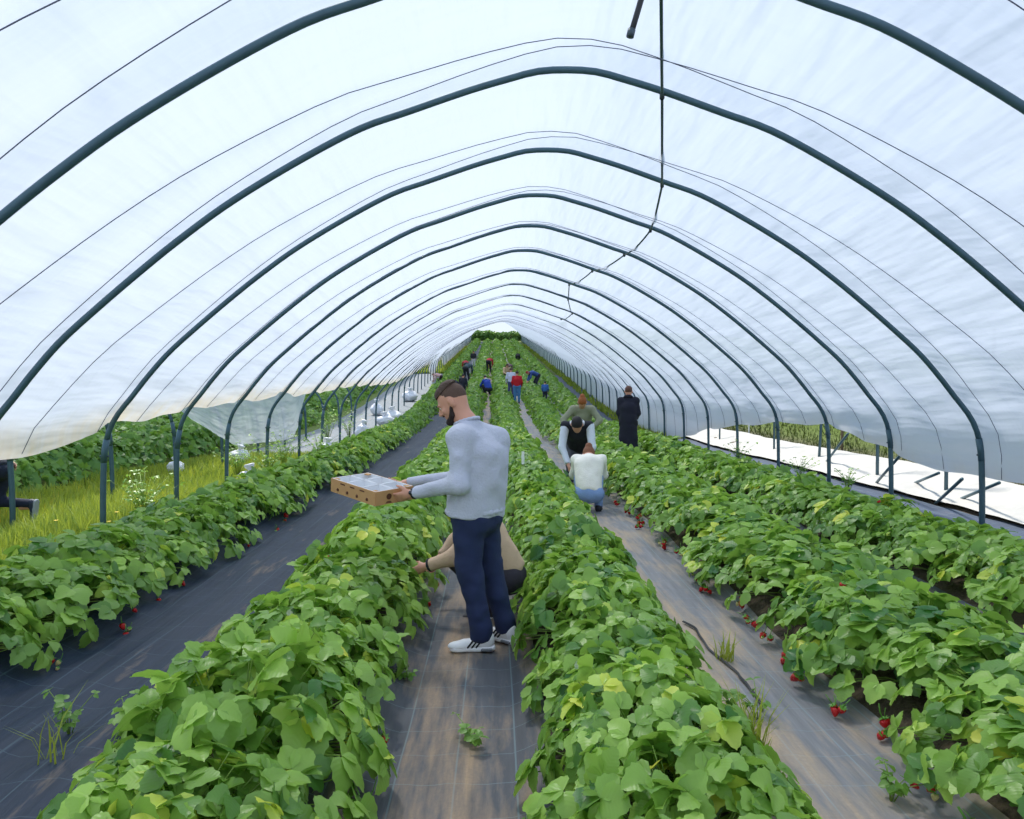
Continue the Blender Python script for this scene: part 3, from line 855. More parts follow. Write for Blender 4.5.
weed('weed_seedling', -2.1, 3.6, .26, 6, 'spindly weed on the dark path at the bottom left', 'weed', True, .5, seed=9)
weed('grass_tuft', -2.0, 3.3, .36, 12, 'thin grass stalks on the dark path in the bottom left corner', 'grass tuft', False, .9, seed=10)
weed('broadleaf_weed', 5.35, 16.4, .55, 26, 'bushy weed on the fabric strip behind the fifth right hoop', 'weed', True, .7, seed=11)
weed('broadleaf_weed', 5.55, 13.6, .5, 24, 'bushy weed on the fabric strip beside the fourth right hoop', 'weed', True, .8, seed=12)
weed('broadleaf_weed', 5.7, 12.0, .45, 24, 'bushy weed beside the white fleece between two right hoops', 'weed', True, .8, seed=13)
weed('broadleaf_weed', 5.1, 9.4, .35, 24, 'leafy weed at the foot of the second right hoop', 'weed', True, .9, seed=14)
for k, (u, d, h, lab) in enumerate([(-4.75, 13.6, .8, 'tall bushy weed at the left hoops behind the white bags'), (-4.9, 15.2, .9, 'tall leafy weed before the hanging side sheet'), (-4.6, 17.0, .8, 'dense weed clump between left hoops by the side sheet'), (-5.5, 14.2, .7, 'weed clump in the grass below the side sheet corner'), (-5.6, 22.5, 1.2, 'dark bush at the far edge of the side sheet'), (-5.3, 24.5, .9, 'bushy weed behind the far left hoops'), (-5.0, 9.3, .7, 'tall upright weed in the grass beside the third left hoop')]):
    weed('broadleaf_weed', u + float(cx(d)), d, h, 46, lab, 'weed', True, .75, seed=30 + k)
# yellow flowers in the grass
for k, (px, py) in enumerate([(139, 499), (148, 503), (142, 507), (152, 497), (58, 520), (118, 512), (110, 522), (236, 480)]):
    z0 = .28; d = (1.72 - z0) * 740 / (py - 390); x = (px - 500) / 740 * d
    root = empty('yellow_wildflower', (x, d, g(x, d)))
    b = MB(); b.tube([(0, 0, 0), (.01, 0, .15), (0, .01, z0)], .003, 5); b.build('stem', M['stem'], root)
    b = MB()
    for q in range(8):
        a = q * PI / 4; e = Vector((math.cos(a), math.sin(a), .25)); s_ = Vector((-e.y, e.x, 0))
        c0 = Vector((0, .01, z0)); b.add([c0, c0 + e * .014 + s_ * .009, c0 + e * .028, c0 + e * .014 - s_ * .009], [(0, 1, 2, 3)])
    b.build('blossom', M['yellow'], root)
    tag(root, ['yellow wildflower in the grass by the second left hoop', 'yellow wildflower right of its twin in the left grass', 'lowest yellow wildflower of the trio in left grass', 'topmost yellow wildflower of the left grass cluster', 'yellow wildflower in the grass below the kneeling leg', 'yellow wildflower left of the cluster in the grass', 'yellow wildflower nearest the base of the second left hoop', 'yellow wildflower beside the third left hoop in the grass'][k], 'flower', 'yellow wildflowers in the grass')

# ------------------------------------------------------------------ right side: fleece, posts, braces
dd = np.arange(7, 40, .12); uu = np.linspace(5.7, 6.8, 30)
DD, UU = np.meshgrid(dd, uu, indexing='ij')
wv = .10 * noise2(UU * 1.3, DD * .8, 1.0, 71) + .07 * noise2(UU * 3.2, DD * 2.2, 1.0, 73) + .04 * noise2(UU * 7, DD * 5, 1.0, 75)
ZZ = gz(UU + cx(DD), DD) + .09 + wv * .6 * (.25 + np.sin(PI * np.clip((UU - 5.7) / 1.1, 0, 1)))
UU = UU + .18 * noise2(DD, DD * 0, .7, 77) * np.sign(UU - 6.3) * np.abs(UU - 6.3)
n = len(uu); J = np.arange(len(dd) * n).reshape(len(dd), n)
o = mesh_obj('crop_fleece', np.stack([UU + cx(DD), DD, ZZ], -1).reshape(-1, 3), np.stack([J[:-1, :-1], J[:-1, 1:], J[1:, 1:], J[1:, :-1]], -1).reshape(-1, 4), M['tarp'])
tag(o, 'crumpled white fleece lying along the bank beyond the right hoops', 'fleece')

def post(u, d, h, lab, r_=.028, lean=(0, 0)):
    x = u + float(cx(d)); z = g(x, d)
    b = MB(); b.tube([(0, 0, -.3), (lean[0] * .5, lean[1] * .5, h * .5), (lean[0], lean[1], h)], r_, 9)
    o = b.build('side_post', M['steel']); o.location = (x, d, z)
    tag(o, lab, 'post', 'outer posts on the right'); return o
post(6.2, 11.0, 1.5, 'steel post behind the nearest diagonal braces on the right')
post(6.15, 12.9, 1.6, 'steel post in the middle of the gap on the right side')
post(6.3, 15.6, 1.7, 'leaning steel post between the fourth and fifth right hoops', lean=(.12, 0))
post(6.2, 17.8, 1.6, 'steel post beside the fifth right hoop', r_=.025)
post(6.2, 22.0, 1.1, 'short grey post at the far end of the white fleece', r_=.025)
def brace(a, b_, lab):
    m = MB(); A, B_ = Vector(a), Vector(b_); m.tube([(0, 0, 0), (B_ - A) * .5, B_ - A], .022, 8)
    o = m.build('diagonal_brace', M['steel']); o.location = A; tag(o, lab, 'brace', 'diagonal braces on the right')
def at(px, py, d): return ((px - 500) / 740 * d, d, 1.72 + (390 - py) / 740 * d)
brace(at(876, 489, 12.7), at(908, 452, 10.6), 'steel brace rising from the middle post to the second right hoop')
brace(at(822, 472, 15.5), at(851, 434, 13.4), 'steel brace crossing behind the fourth right hoop')
brace(at(920, 484, 11.8), at(944, 474, 10.4), 'short steel brace left of the nearest braces on the right')
brace(at(936, 510, 11.0), at(968, 480, 9.2), 'steel brace sloping up towards the first right hoop')
brace(at(956, 505, 11.0), at(1006, 484, 9.0), 'lowest steel brace passing behind the nearest right hoop leg')
def stake(u, d, h, lab, m='wood', r_=.022):
    x = u + float(cx(d)); z = g(x, d)
    b = MB(); b.lathe([(.001, -.2), (r_ * .7, -.1), (r_, 0), (r_ * 1.02, h * .5), (r_ * .95, h - .01), (.001, h)], n=7)
    o = b.build('wooden_stake', M[m]); o.location = (x, d, z); tag(o, lab, 'stake', 'stakes on the right bank')
stake(7.0, 16.0, 1.4, 'wooden stake on the bank between the fifth and fourth right hoops', r_=.03)
stake(8.2, 16.6, 1.3, 'pair of stakes, taller wooden one on the bank near the fifth hoop'.replace('pair of stakes, ', ''), r_=.03)
stake(6.9, 21.5, 1.2, 'pale stake in the fleece beyond the sixth right hoop', 'marker', .02)
stake(8.6, 13.5, 1.2, 'dark wooden stake on the bank behind the third right hoop', r_=.028)

# white fabric pin strip and tear edge
o = empty('row_marker', (.36, 11.6, g(.36, 11.6)))
b = MB(); b.box((0, 0, .50), (.045, .012, .20)); b.build('tag_plate', M['marker'], o, smooth=False)
b = MB(); b.tube([(0, .009, -.05), (0, .009, .55)], .006, 6); b.build('stick', M['wood'], o)
tag(o, 'white row marker standing in the leaves of the middle bed', 'marker')

# torn dark fabric fold at the dusty path
pts = [(1.10, 6.0), (1.24, 5.55), (1.38, 5.15), (1.36, 4.75), (1.43, 4.35), (1.40, 3.9), (1.30, 3.55)]
v = []; f = []
for k, (x, d) in enumerate(np.array([np.interp(np.linspace(1.6, 5.2, 40), range(7), [p[i] for p in pts]) for i in (0, 1)]).T):
    z = g(x, d) + .03; wv = .003 + .012 * abs(noise2(d, 0, 5, 81)); q = .02 * float(noise2(d, 3, 7, 83))
    v += [(x - .010 + q, d, z), (x - .003 + q, d, z + wv), (x + .002 + q, d, z + wv + .001), (x + .007 + q, d, z - .004)]
    if k: a = 4 * k; f += [(a - 4 + j, a - 3 + j, a + 1 + j, a + j) for j in range(3)]
o = mesh_obj('fabric_overlap', v, f, simple('black_fabric_edge', srgb(38, 40, 44), .6)); tag(o, 'dark puckered overlap seam of fabric on the dusty path', 'fabric seam')

# ------------------------------------------------------------------ left side: bags, side sheet
def bag(px, py, w, h, lab, z0=.0, seed=0, d=None):
    d = d or (1.72 - z0) * 740 / (py - 390); x = (px - 500) / 740 * d
    root = empty('plastic_bag', (x, d, g(x, d)))
    bm = bmesh.new(); bmesh.ops.create_icosphere(bm, subdivisions=4, radius=1)
    P_ = np.array([vv.co[:] for vv in bm.verts])
    rad = 1 + .20 * noise3(P_ * 1.6 + seed * 7) + .10 * noise3(P_ * 4.2 + seed * 3) + .04 * noise3(P_ * 11)
    for vv, q in zip(bm.verts, rad): vv.co = Vector((vv.co.x * w / 2 * q, vv.co.y * w * .4 * q, max(-.02, h / 2 * .8 + vv.co.z * h / 2 * .8 * q)))
    me = bpy.data.meshes.new('sack'); bm.to_mesh(me); bm.free()
    for p_ in me.polygons: p_.use_smooth = True
    me.materials.append(M['bag']); o_ = bpy.data.objects.new('sack', me); COL.objects.link(o_); o_.parent = root
    k = MB(); ln = random.Random(seed).uniform(-.5, .5)
    k.lathe([(.02, 0), (.022, .03), (w * .16, h * .22), (w * .20, h * .34), (w * .12, h * .36), (.001, h * .3)], c=(0, 0, h * .72), n=10, M=Matrix.Rotation(ln, 3, 'Y'))
    k.build('knotted_neck', M['bag'], root)
    tag(root, lab, 'bag', 'white bags weighing down the left edge')
bag(178, 470, .34, .34, 'white plastic bag in the grass beside the third left hoop', .12, 1)
bag(240, 460, .46, .40, 'white plastic bag behind the fourth left hoop', .0, 2, d=17.0)
bag(252, 474, .48, .42, 'large white bag with its neck flopped over, at the leaf edge', .15, 3, d=12.6)
bag(285, 468, .50, .24, 'flat white bag half hidden in the leaves of the leftmost bed', .3, 4, d=13.2)
bag(328, 446, .55, .45, 'white bag at the foot of the seventh left hoop', .1, 5, d=18.5)
bag(363, 438, .50, .62, 'upright white bag with a tall knotted neck by the left hoops', .0, 6, d=24.0)
bag(385, 420, .75, .55, 'front white bag of the heap far along the left hoops', .0, 7, d=29.5)
bag(393, 415, .80, .60, 'rear white bag of the heap far along the left hoops', .0, 8, d=31.5)
bag(377, 402, .6, .7, 'small far white bag under the raised film edge', .0, 9, d=34.0)
bag(410, 404, .8, .7, 'white bag farthest along the left hoops', .0, 10, d=40.0)

# side sheet hanging from the next tunnel
dd = np.linspace(13.0, 23.5, 70); tt = np.linspace(0, 1, 40)
DD, TT = np.meshgrid(dd, tt, indexing='ij')
top = 1.95 + .0 * DD
bot = np.interp(DD, [13, 14.5, 16.5, 20.5, 21.5, 23.5], [1.55, 1.05, .45, .28, .3, 1.85])
ZS = top + (bot - top) * TT
US = -6.35 - .25 * (1 - TT) ** 2 + .05 * noise2(DD * 2.6, TT * 1.2, 1.0, 91) + .02 * noise2(DD * 7, TT * 3, 1.0, 93)
J = np.arange(70 * 40).reshape(70, 40)
o = mesh_obj('side_sheet', np.stack([US + cx(DD), DD, ZS + cz(DD)], -1).reshape(-1, 3), np.stack([J[:-1, :-1], J[:-1, 1:], J[1:, 1:], J[1:, :-1]], -1).reshape(-1, 4), M['film_side'], uv=np.stack([TT * 1.6, DD], -1).reshape(-1, 2), tone=np.zeros(2800))
tag(o, 'translucent side sheet hanging down beyond the left hoops', 'polythene sheet')

# hedge closing the view beyond the far end
r = np.random.default_rng(77); n = 14000
hx = r.uniform(-16, 14, n); hd = r.uniform(156, 160, n)
top = 2.0 + .7 * noise2(hx, hx * 0, .35, 95); hz = gz(hx, hd) + r.random(n) ** .7 * top
P = np.stack([hx, hd, hz], -1); No = nrm(r.normal(0, 1, (n, 3)) + [0, -.6, .5]); Hd = nrm(np.cross(No, r.normal(0, 1, (n, 3))))
v, f, t, uv = make_leaves(P, Hd, No, np.full(n, .42), np.full(n, .34), np.full(n, .2), np.full(n, .1), np.clip(r.normal(.4, .2, n), 0, .9), G_LOW)
o = mesh_obj('hedge', v, f, M['hedge'], uv=uv, tone=t); tag(o, 'dark green hedge beyond the far open end of the tunnel', 'hedge', kind='stuff')

# ------------------------------------------------------------------ people: smooth-blended bodies meshed from distance fields
def V3(*a): return np.array(a, dtype=float)
class Body:
    """capsules and ellipsoids blended smoothly into one continuous surface"""
    def __init__(s, k=.03): s.p = []; s.k = k; s.cut = []
    def cap(s, a, b, ra, rb=None, k=None, flat=None, flat0=None):
        s.p.append(('c', np.array(a, float), np.array(b, float), ra, ra if rb is None else rb, s.k if k is None else k, flat, flat0)); return s
    def chain(s, pts, rs, k=None):
        for i in range(len(pts) - 1): s.cap(pts[i], pts[i + 1], rs[i], rs[i + 1], k)
        return s
    def ell(s, c, r, R=None, k=None):
        s.p.append(('e', np.array(c, float), np.array(r, float), np.eye(3) if R is None else np.array(R, float), s.k if k is None else k)); return s
    def clip(s, pt, n): s.cut.append((np.array(pt, float), np.array(n, float) / np.linalg.norm(n))); return s
    def bounds(s):
        lo = np.full(3, 1e9); hi = -lo
        for q in s.p:
            if q[0] == 'c':
                r = max(q[3], q[4]); lo = np.minimum(lo, np.minimum(q[1], q[2]) - r); hi = np.maximum(hi, np.maximum(q[1], q[2]) + r)
            else:
                r = q[2].max(); lo = np.minimum(lo, q[1] - r); hi = np.maximum(hi, q[1] + r)
        return lo, hi
    def mesh(s, h, wrinkle=None):
        lo, hi = s.bounds(); m = 3 * h + .03
        lo -= m; hi += m
        n = np.ceil((hi - lo) / h).astype(int) + 1
        ax = [lo[i] + np.arange(n[i]) * h for i in range(3)]
        F = np.full(tuple(n), 1.0, dtype=np.float32)
        for q in s.p:
            if q[0] == 'c':
                r = max(q[3], q[4]); l0 = np.minimum(q[1], q[2]) - r; h0 = np.maximum(q[1], q[2]) + r; k = q[5]
            else:
                r = q[2].max(); l0 = q[1] - r; h0 = q[1] + r; k = q[4]
            pad = k * 1.5 + .06 + h * 2
            i0 = np.maximum(np.floor((l0 - pad - lo) / h).astype(int), 0); i1 = np.minimum(np.ceil((h0 + pad - lo) / h).astype(int) + 1, n)
            sl = tuple(slice(a, b) for a, b in zip(i0, i1))
            X_, Y_, Z_ = np.meshgrid(*[ax[i][sl[i]] for i in range(3)], indexing='ij')
            Pp = np.stack([X_, Y_, Z_], -1)
            if q[0] == 'c':
                a, b, ra, rb = q[1:5]; ba = b - a; L2 = max(float(ba @ ba), 1e-9)
                t_ = ((Pp - a) @ ba) / L2; t = np.clip(t_, 0, 1)
                d = np.linalg.norm(Pp - a - t[..., None] * ba, axis=-1) - (ra + (rb - ra) * t)
                ln = math.sqrt(L2)
                if q[6]: d = np.maximum(d, (t_ - 1) * ln)
                if q[7]: d = np.maximum(d, -t_ * ln)
            else:
                w = (Pp - q[1]) @ q[3]
                rr = q[2]; k0 = np.linalg.norm(w / rr, axis=-1); k1 = np.linalg.norm(w / (rr * rr), axis=-1)
                d = k0 * (k0 - 1) / np.maximum(k1, 1e-6)
            A = F[sl]
            if k > 1e-5:
                hh = np.maximum(k - np.abs(A - d), 0) / k
                F[sl] = np.minimum(A, d) - hh * hh * k * .25
            else: F[sl] = np.minimum(A, d)
        if wrinkle or s.cut:
            X_, Y_, Z_ = np.meshgrid(*ax, indexing='ij'); Pp = np.stack([X_, Y_, Z_], -1)
            if wrinkle:
                amp, fr = wrinkle
                band = np.abs(F) < .06
                F[band] += (amp * noise3(Pp[band] * np.array(fr)) + .4 * amp * noise3(Pp[band] * np.array(fr) * 2.3 + 9)).astype(np.float32)
            for pt, nn in s.cut: F = np.maximum(F, ((Pp - pt) @ nn).astype(np.float32))
        return surface_nets(F, lo, h)

def surface_nets(F, lo, h):
    ins = F < 0
    c = [F[a:F.shape[0] - 1 + a, b:F.shape[1] - 1 + b, d:F.shape[2] - 1 + d] for a in (0, 1) for b in (0, 1) for d in (0, 1)]
    offs = [(a, b, d) for a in (0, 1) for b in (0, 1) for d in (0, 1)]
    cnt_ = sum((q < 0).astype(np.int8) for q in c)
    act = (cnt_ > 0) & (cnt_ < 8)
    idx = np.full(act.shape, -1, dtype=np.int64); idx[act] = np.arange(act.sum())
    acc = np.zeros((int(act.sum()), 3)); num = np.zeros(int(act.sum()))
    vals = [q[act] for q in c]
    for i in range(8):
        for j in range(i + 1, 8):
            df = [offs[j][q] - offs[i][q] for q in range(3)]
            if sum(abs(q) for q in df) != 1: continue
            a, b = vals[i], vals[j]; m = (a < 0) != (b < 0)
            t = np.where(m, a / np.where(m, a - b, 1), 0)
            p = np.array(offs[i])[None] + t[:, None] * np.array(df)[None]
            acc[m] += p[m]; num[m] += 1
    base = np.stack(np.nonzero(act), -1)
    v = (base + acc / num[:, None]) * h + lo
    faces = []
    sh = F.shape
    for axn in range(3):
        o1, o2 = [(1, 2), (2, 0), (0, 1)][axn]
        a = [slice(None)] * 3; b = [slice(None)] * 3
        a[axn] = slice(0, sh[axn] - 1); b[axn] = slice(1, sh[axn])
        m = ins[tuple(a)] != ins[tuple(b)]
        s0 = ins[tuple(a)]
        I_ = np.stack(np.nonzero(m), -1)
        ok = (I_[:, o1] > 0) & (I_[:, o2] > 0) & (I_[:, o1] < sh[o1] - 1) & (I_[:, o2] < sh[o2] - 1)
        I_ = I_[ok]
        sg = s0[tuple(I_.T)]
        def cell(d1, d2):
            q = I_.copy(); q[:, o1] += d1; q[:, o2] += d2
            return idx[tuple(q.T)]
        quad = np.stack([cell(-1, -1), cell(0, -1), cell(0, 0), cell(-1, 0)], -1)
        quad[~sg] = quad[~sg][:, ::-1]
        faces.append(quad)
    f = np.concatenate(faces)
    return v, f[(f >= 0).all(1)]

def relax(v, f, it=1):
    e = np.concatenate([f[:, [0, 1]], f[:, [1, 2]], f[:, [2, 3]], f[:, [3, 0]]]); e = np.concatenate([e, e[:, ::-1]])
    for _ in range(it):
        acc = np.zeros_like(v); c = np.zeros(len(v))
        np.add.at(acc, e[:, 0], v[e[:, 1]]); np.add.at(c, e[:, 0], 1)
        v = v * .5 + acc / np.maximum(c, 1)[:, None] * .5
    return v
def body_obj(name, B_, h, mat, parent, wrinkle=None, it=1):
    v, f = B_.mesh(h, wrinkle)
    return mesh_obj(name, relax(v, f, it), f, mat, parent)

_mc = {}
def cmat(col, rough=.85, bump=.25, sc=60, var=.12):
    key = (col, rough, bump, sc, var)
    if key not in _mc: _mc[key] = simple('cloth_%d_%d_%d' % col, srgb(*col), rough, var=var, scale=9, bump=bump, bscale=sc)
    return _mc[key]
SKIN = simple('skin', srgb(206, 150, 124), .5, var=.10, scale=14)
SKIN2 = simple('skin_tanned', srgb(186, 130, 104), .5, var=.10, scale=14)
EYEW = simple('eye_white', srgb(235, 232, 226), .3, var=.02); EYED = simple('eye_iris', srgb(40, 28, 22), .25, var=.05)

def frame(fwd, up=(0, 0, 1)):
    f = nrm(np.array(fwd, float)); u = np.array(up, float); r_ = nrm(np.cross(f, u)); u = np.cross(r_, f)
    return np.stack([r_, f, u], 1)                     # columns: right, forward, up

def head_prims(B_, c, R, s=1.0, fine=True):
    """c = centre of skull; R columns right/forward/up"""
    P_ = lambda x, y, z: np.array(c) + R @ (np.array([x, y, z]) * s)
    B_.ell(P_(0, -.012, .028), np.array([.077, .097, .094]) * s, R, k=.02)
    B_.ell(P_(0, .022, -.035), np.array([.064, .070, .085]) * s, R, k=.03)
    B_.ell(P_(0, .050, -.085), np.array([.036, .036, .030]) * s, R, k=.03)
    for sx in (-1, 1): B_.ell(P_(sx * .084, -.010, -.008), np.array([.014, .021, .033]) * s, R @ np.array([[math.cos(.35 * sx), -math.sin(.35 * sx), 0], [math.sin(.35 * sx), math.cos(.35 * sx), 0], [0, 0, 1]]), k=.006)
    if fine:
        B_.cap(P_(0, .088, .012), P_(0, .110, -.026), .010 * s, .015 * s, k=.016)      # nose
        for sx in (-1, 1):
            B_.ell(P_(sx * .012, .100, -.030), np.array([.011, .012, .009]) * s, R, k=.01)
            B_.ell(P_(sx * .033, .083, .024), np.array([.026, .012, .009]) * s, R, k=.012)   # brow
            B_.ell(P_(sx * .045, .066, -.026), np.array([.022, .018, .018]) * s, R, k=.02)   # cheek
        B_.ell(P_(0, .088, -.056), np.array([.024, .011, .006]) * s, R, k=.008)
        B_.ell(P_(0, .085, -.069), np.array([.021, .011, .007]) * s, R, k=.008)
    return P_

def hand_prims(B_, wrist, fwd, palm_n, thumb_side, s=1.0, curl=.5, fine=True):
    """palm and five separate fingers; fwd = direction of fingers, palm_n = way the palm faces, thumb_side = +1/-1 along (fwd x palm_n)"""
    f = nrm(np.array(fwd, float)); n_ = np.array(palm_n, float); n_ = nrm(n_ - f * (f @ n_)); sd = np.cross(f, n_) * thumb_side
    w = np.array(wrist, float)
    P_ = lambda a, b, c: w + (f * a + sd * b + n_ * c) * s
    B_.cap(P_(-.01, 0, 0), P_(.03, 0, 0), .024 * s, .026 * s, k=.02)
    for b_ in (-.026, -.009, .009, .026): B_.cap(P_(.03, b_ * .8, 0), P_(.082, b_, 0), .0145 * s, .0125 * s, k=.012)
    if not fine:
        B_.cap(P_(.08, 0, 0), P_(.13, 0, .05 * curl), .03 * s, .02 * s, k=.02); B_.cap(P_(.03, .03, .005), P_(.075, .05, .03), .013 * s, .010 * s, k=.01); return
    for b_, ln in ((.027, .070), (.009, .080), (-.009, .074), (-.027, .056)):
        p0 = P_(.085, b_, 0)
        a1, a2, a3 = curl * .7, curl * 1.6, curl * 2.2
        p1 = p0 + (f * math.cos(a1) + n_ * math.sin(a1) + sd * b_ * 3) * ln * .46 * s
        p2 = p1 + (f * math.cos(a2) + n_ * math.sin(a2) + sd * b_ * 2) * ln * .32 * s
        p3 = p2 + (f * math.cos(a3) + n_ * math.sin(a3)) * ln * .24 * s
        B_.chain([p0, p1, p2, p3], [.0098 * s, .0090 * s, .0082 * s, .0072 * s], k=.004)
    t0 = P_(.018, .024, .006); t1 = P_(.048, .050, .020 + .012 * curl); t2 = P_(.078, .058, .034 + .03 * curl)
    B_.chain([t0, t1, t2], [.0150 * s, .0115 * s, .0090 * s], k=.008)

def shoe(name, ankle, toe_dir, mat, sole_mat, parent, h=.012, s=1.0, up=(0, 0, 1), heel_up=0.0):
    R = frame(toe_dir, up); a = np.array(ankle, float)
    P_ = lambda x, y, z: a + R @ (np.array([x, y, z]) * s)
    b = Body(.03)
    b.cap(P_(0, -.035, -.035), P_(0, .10, -.048), .040 * s, .036 * s); b.ell(P_(0, .145, -.055), np.array([.042, .065, .030]) * s, R)
    b.cap(P_(0, -.03, .0), P_(0, -.01, .01), .042 * s, .044 * s)
    b.clip(P_(0, 0, -.062), -R[:, 2]).clip(P_(0, -.02, .025), R[:, 2] + R[:, 1] * .2)
    o = body_obj(name, b, h, mat, parent)
    b = Body(.02)
    b.cap(P_(0, -.04, -.066), P_(0, .04, -.066), .043 * s, .040 * s); b.cap(P_(0, .04, -.066), P_(0, .155, -.066), .040 * s, .043 * s)
    b.clip(P_(0, 0, -.052), R[:, 2]).clip(P_(0, 0, -.082), -R[:, 2])
    body_obj('sole', b, h, sole_mat, o)
    return o

# ---- generic figure: local frame x right, y forward, z up
def pose(kind, r=random):
    J = {}
    if kind == 'stand':
        J = dict(hip=(0, 0, .92), kL=(-.10, .02, .49), kR=(.10, .02, .49), aL=(-.11, -.02, .085), aR=(.11, -.02, .085), chest=(0, .0, 1.25), neck=(0, .01, 1.46), head=(0, .05, 1.60), look=(0, 1, -.35),
                 eL=(-.26, .02, 1.14), eR=(.26, .02, 1.14), wL=(-.22, .16, .93), wR=(.22, .16, .93), sw=.19)
    elif kind == 'bend':
        J = dict(hip=(0, -.22, .88), kL=(-.11, -.06, .47), kR=(.11, .0, .47), aL=(-.13, -.08, .085), aR=(.13, .06, .085), chest=(0, .16, 1.03), neck=(0, .36, 1.05), head=(0, .50, 1.02), look=(0, .5, -1),
                 eL=(-.22, .36, .76), eR=(.22, .34, .76), wL=(-.12, .48, .52), wR=(.12, .48, .52), sw=.18)
    elif kind == 'deep':
        J = dict(hip=(0, -.15, .84), kL=(-.11, .0, .46), kR=(.11, .04, .46), aL=(-.13, -.06, .085), aR=(.13, .06, .085), chest=(0, .20, .84), neck=(0, .38, .74), head=(0, .46, .62), look=(0, .4, -1),
                 eL=(-.22, .36, .52), eR=(.22, .34, .52), wL=(-.12, .46, .32), wR=(.12, .46, .32), sw=.18)
    elif kind == 'crouch':
        J = dict(hip=(0, -.10, .30), kL=(-.15, .28, .46), kR=(.15, .28, .46), aL=(-.13, .04, .085), aR=(.13, .04, .085), chest=(0, .08, .62), neck=(0, .20, .82), head=(0, .29, .93), look=(0, .8, -.8),
                 eL=(-.25, .34, .52), eR=(.25, .34, .52), wL=(-.12, .55, .40), wR=(.12, .55, .40), sw=.18)
    return {k: (np.array(v, float) if not isinstance(v, float) else v) for k, v in J.items()}

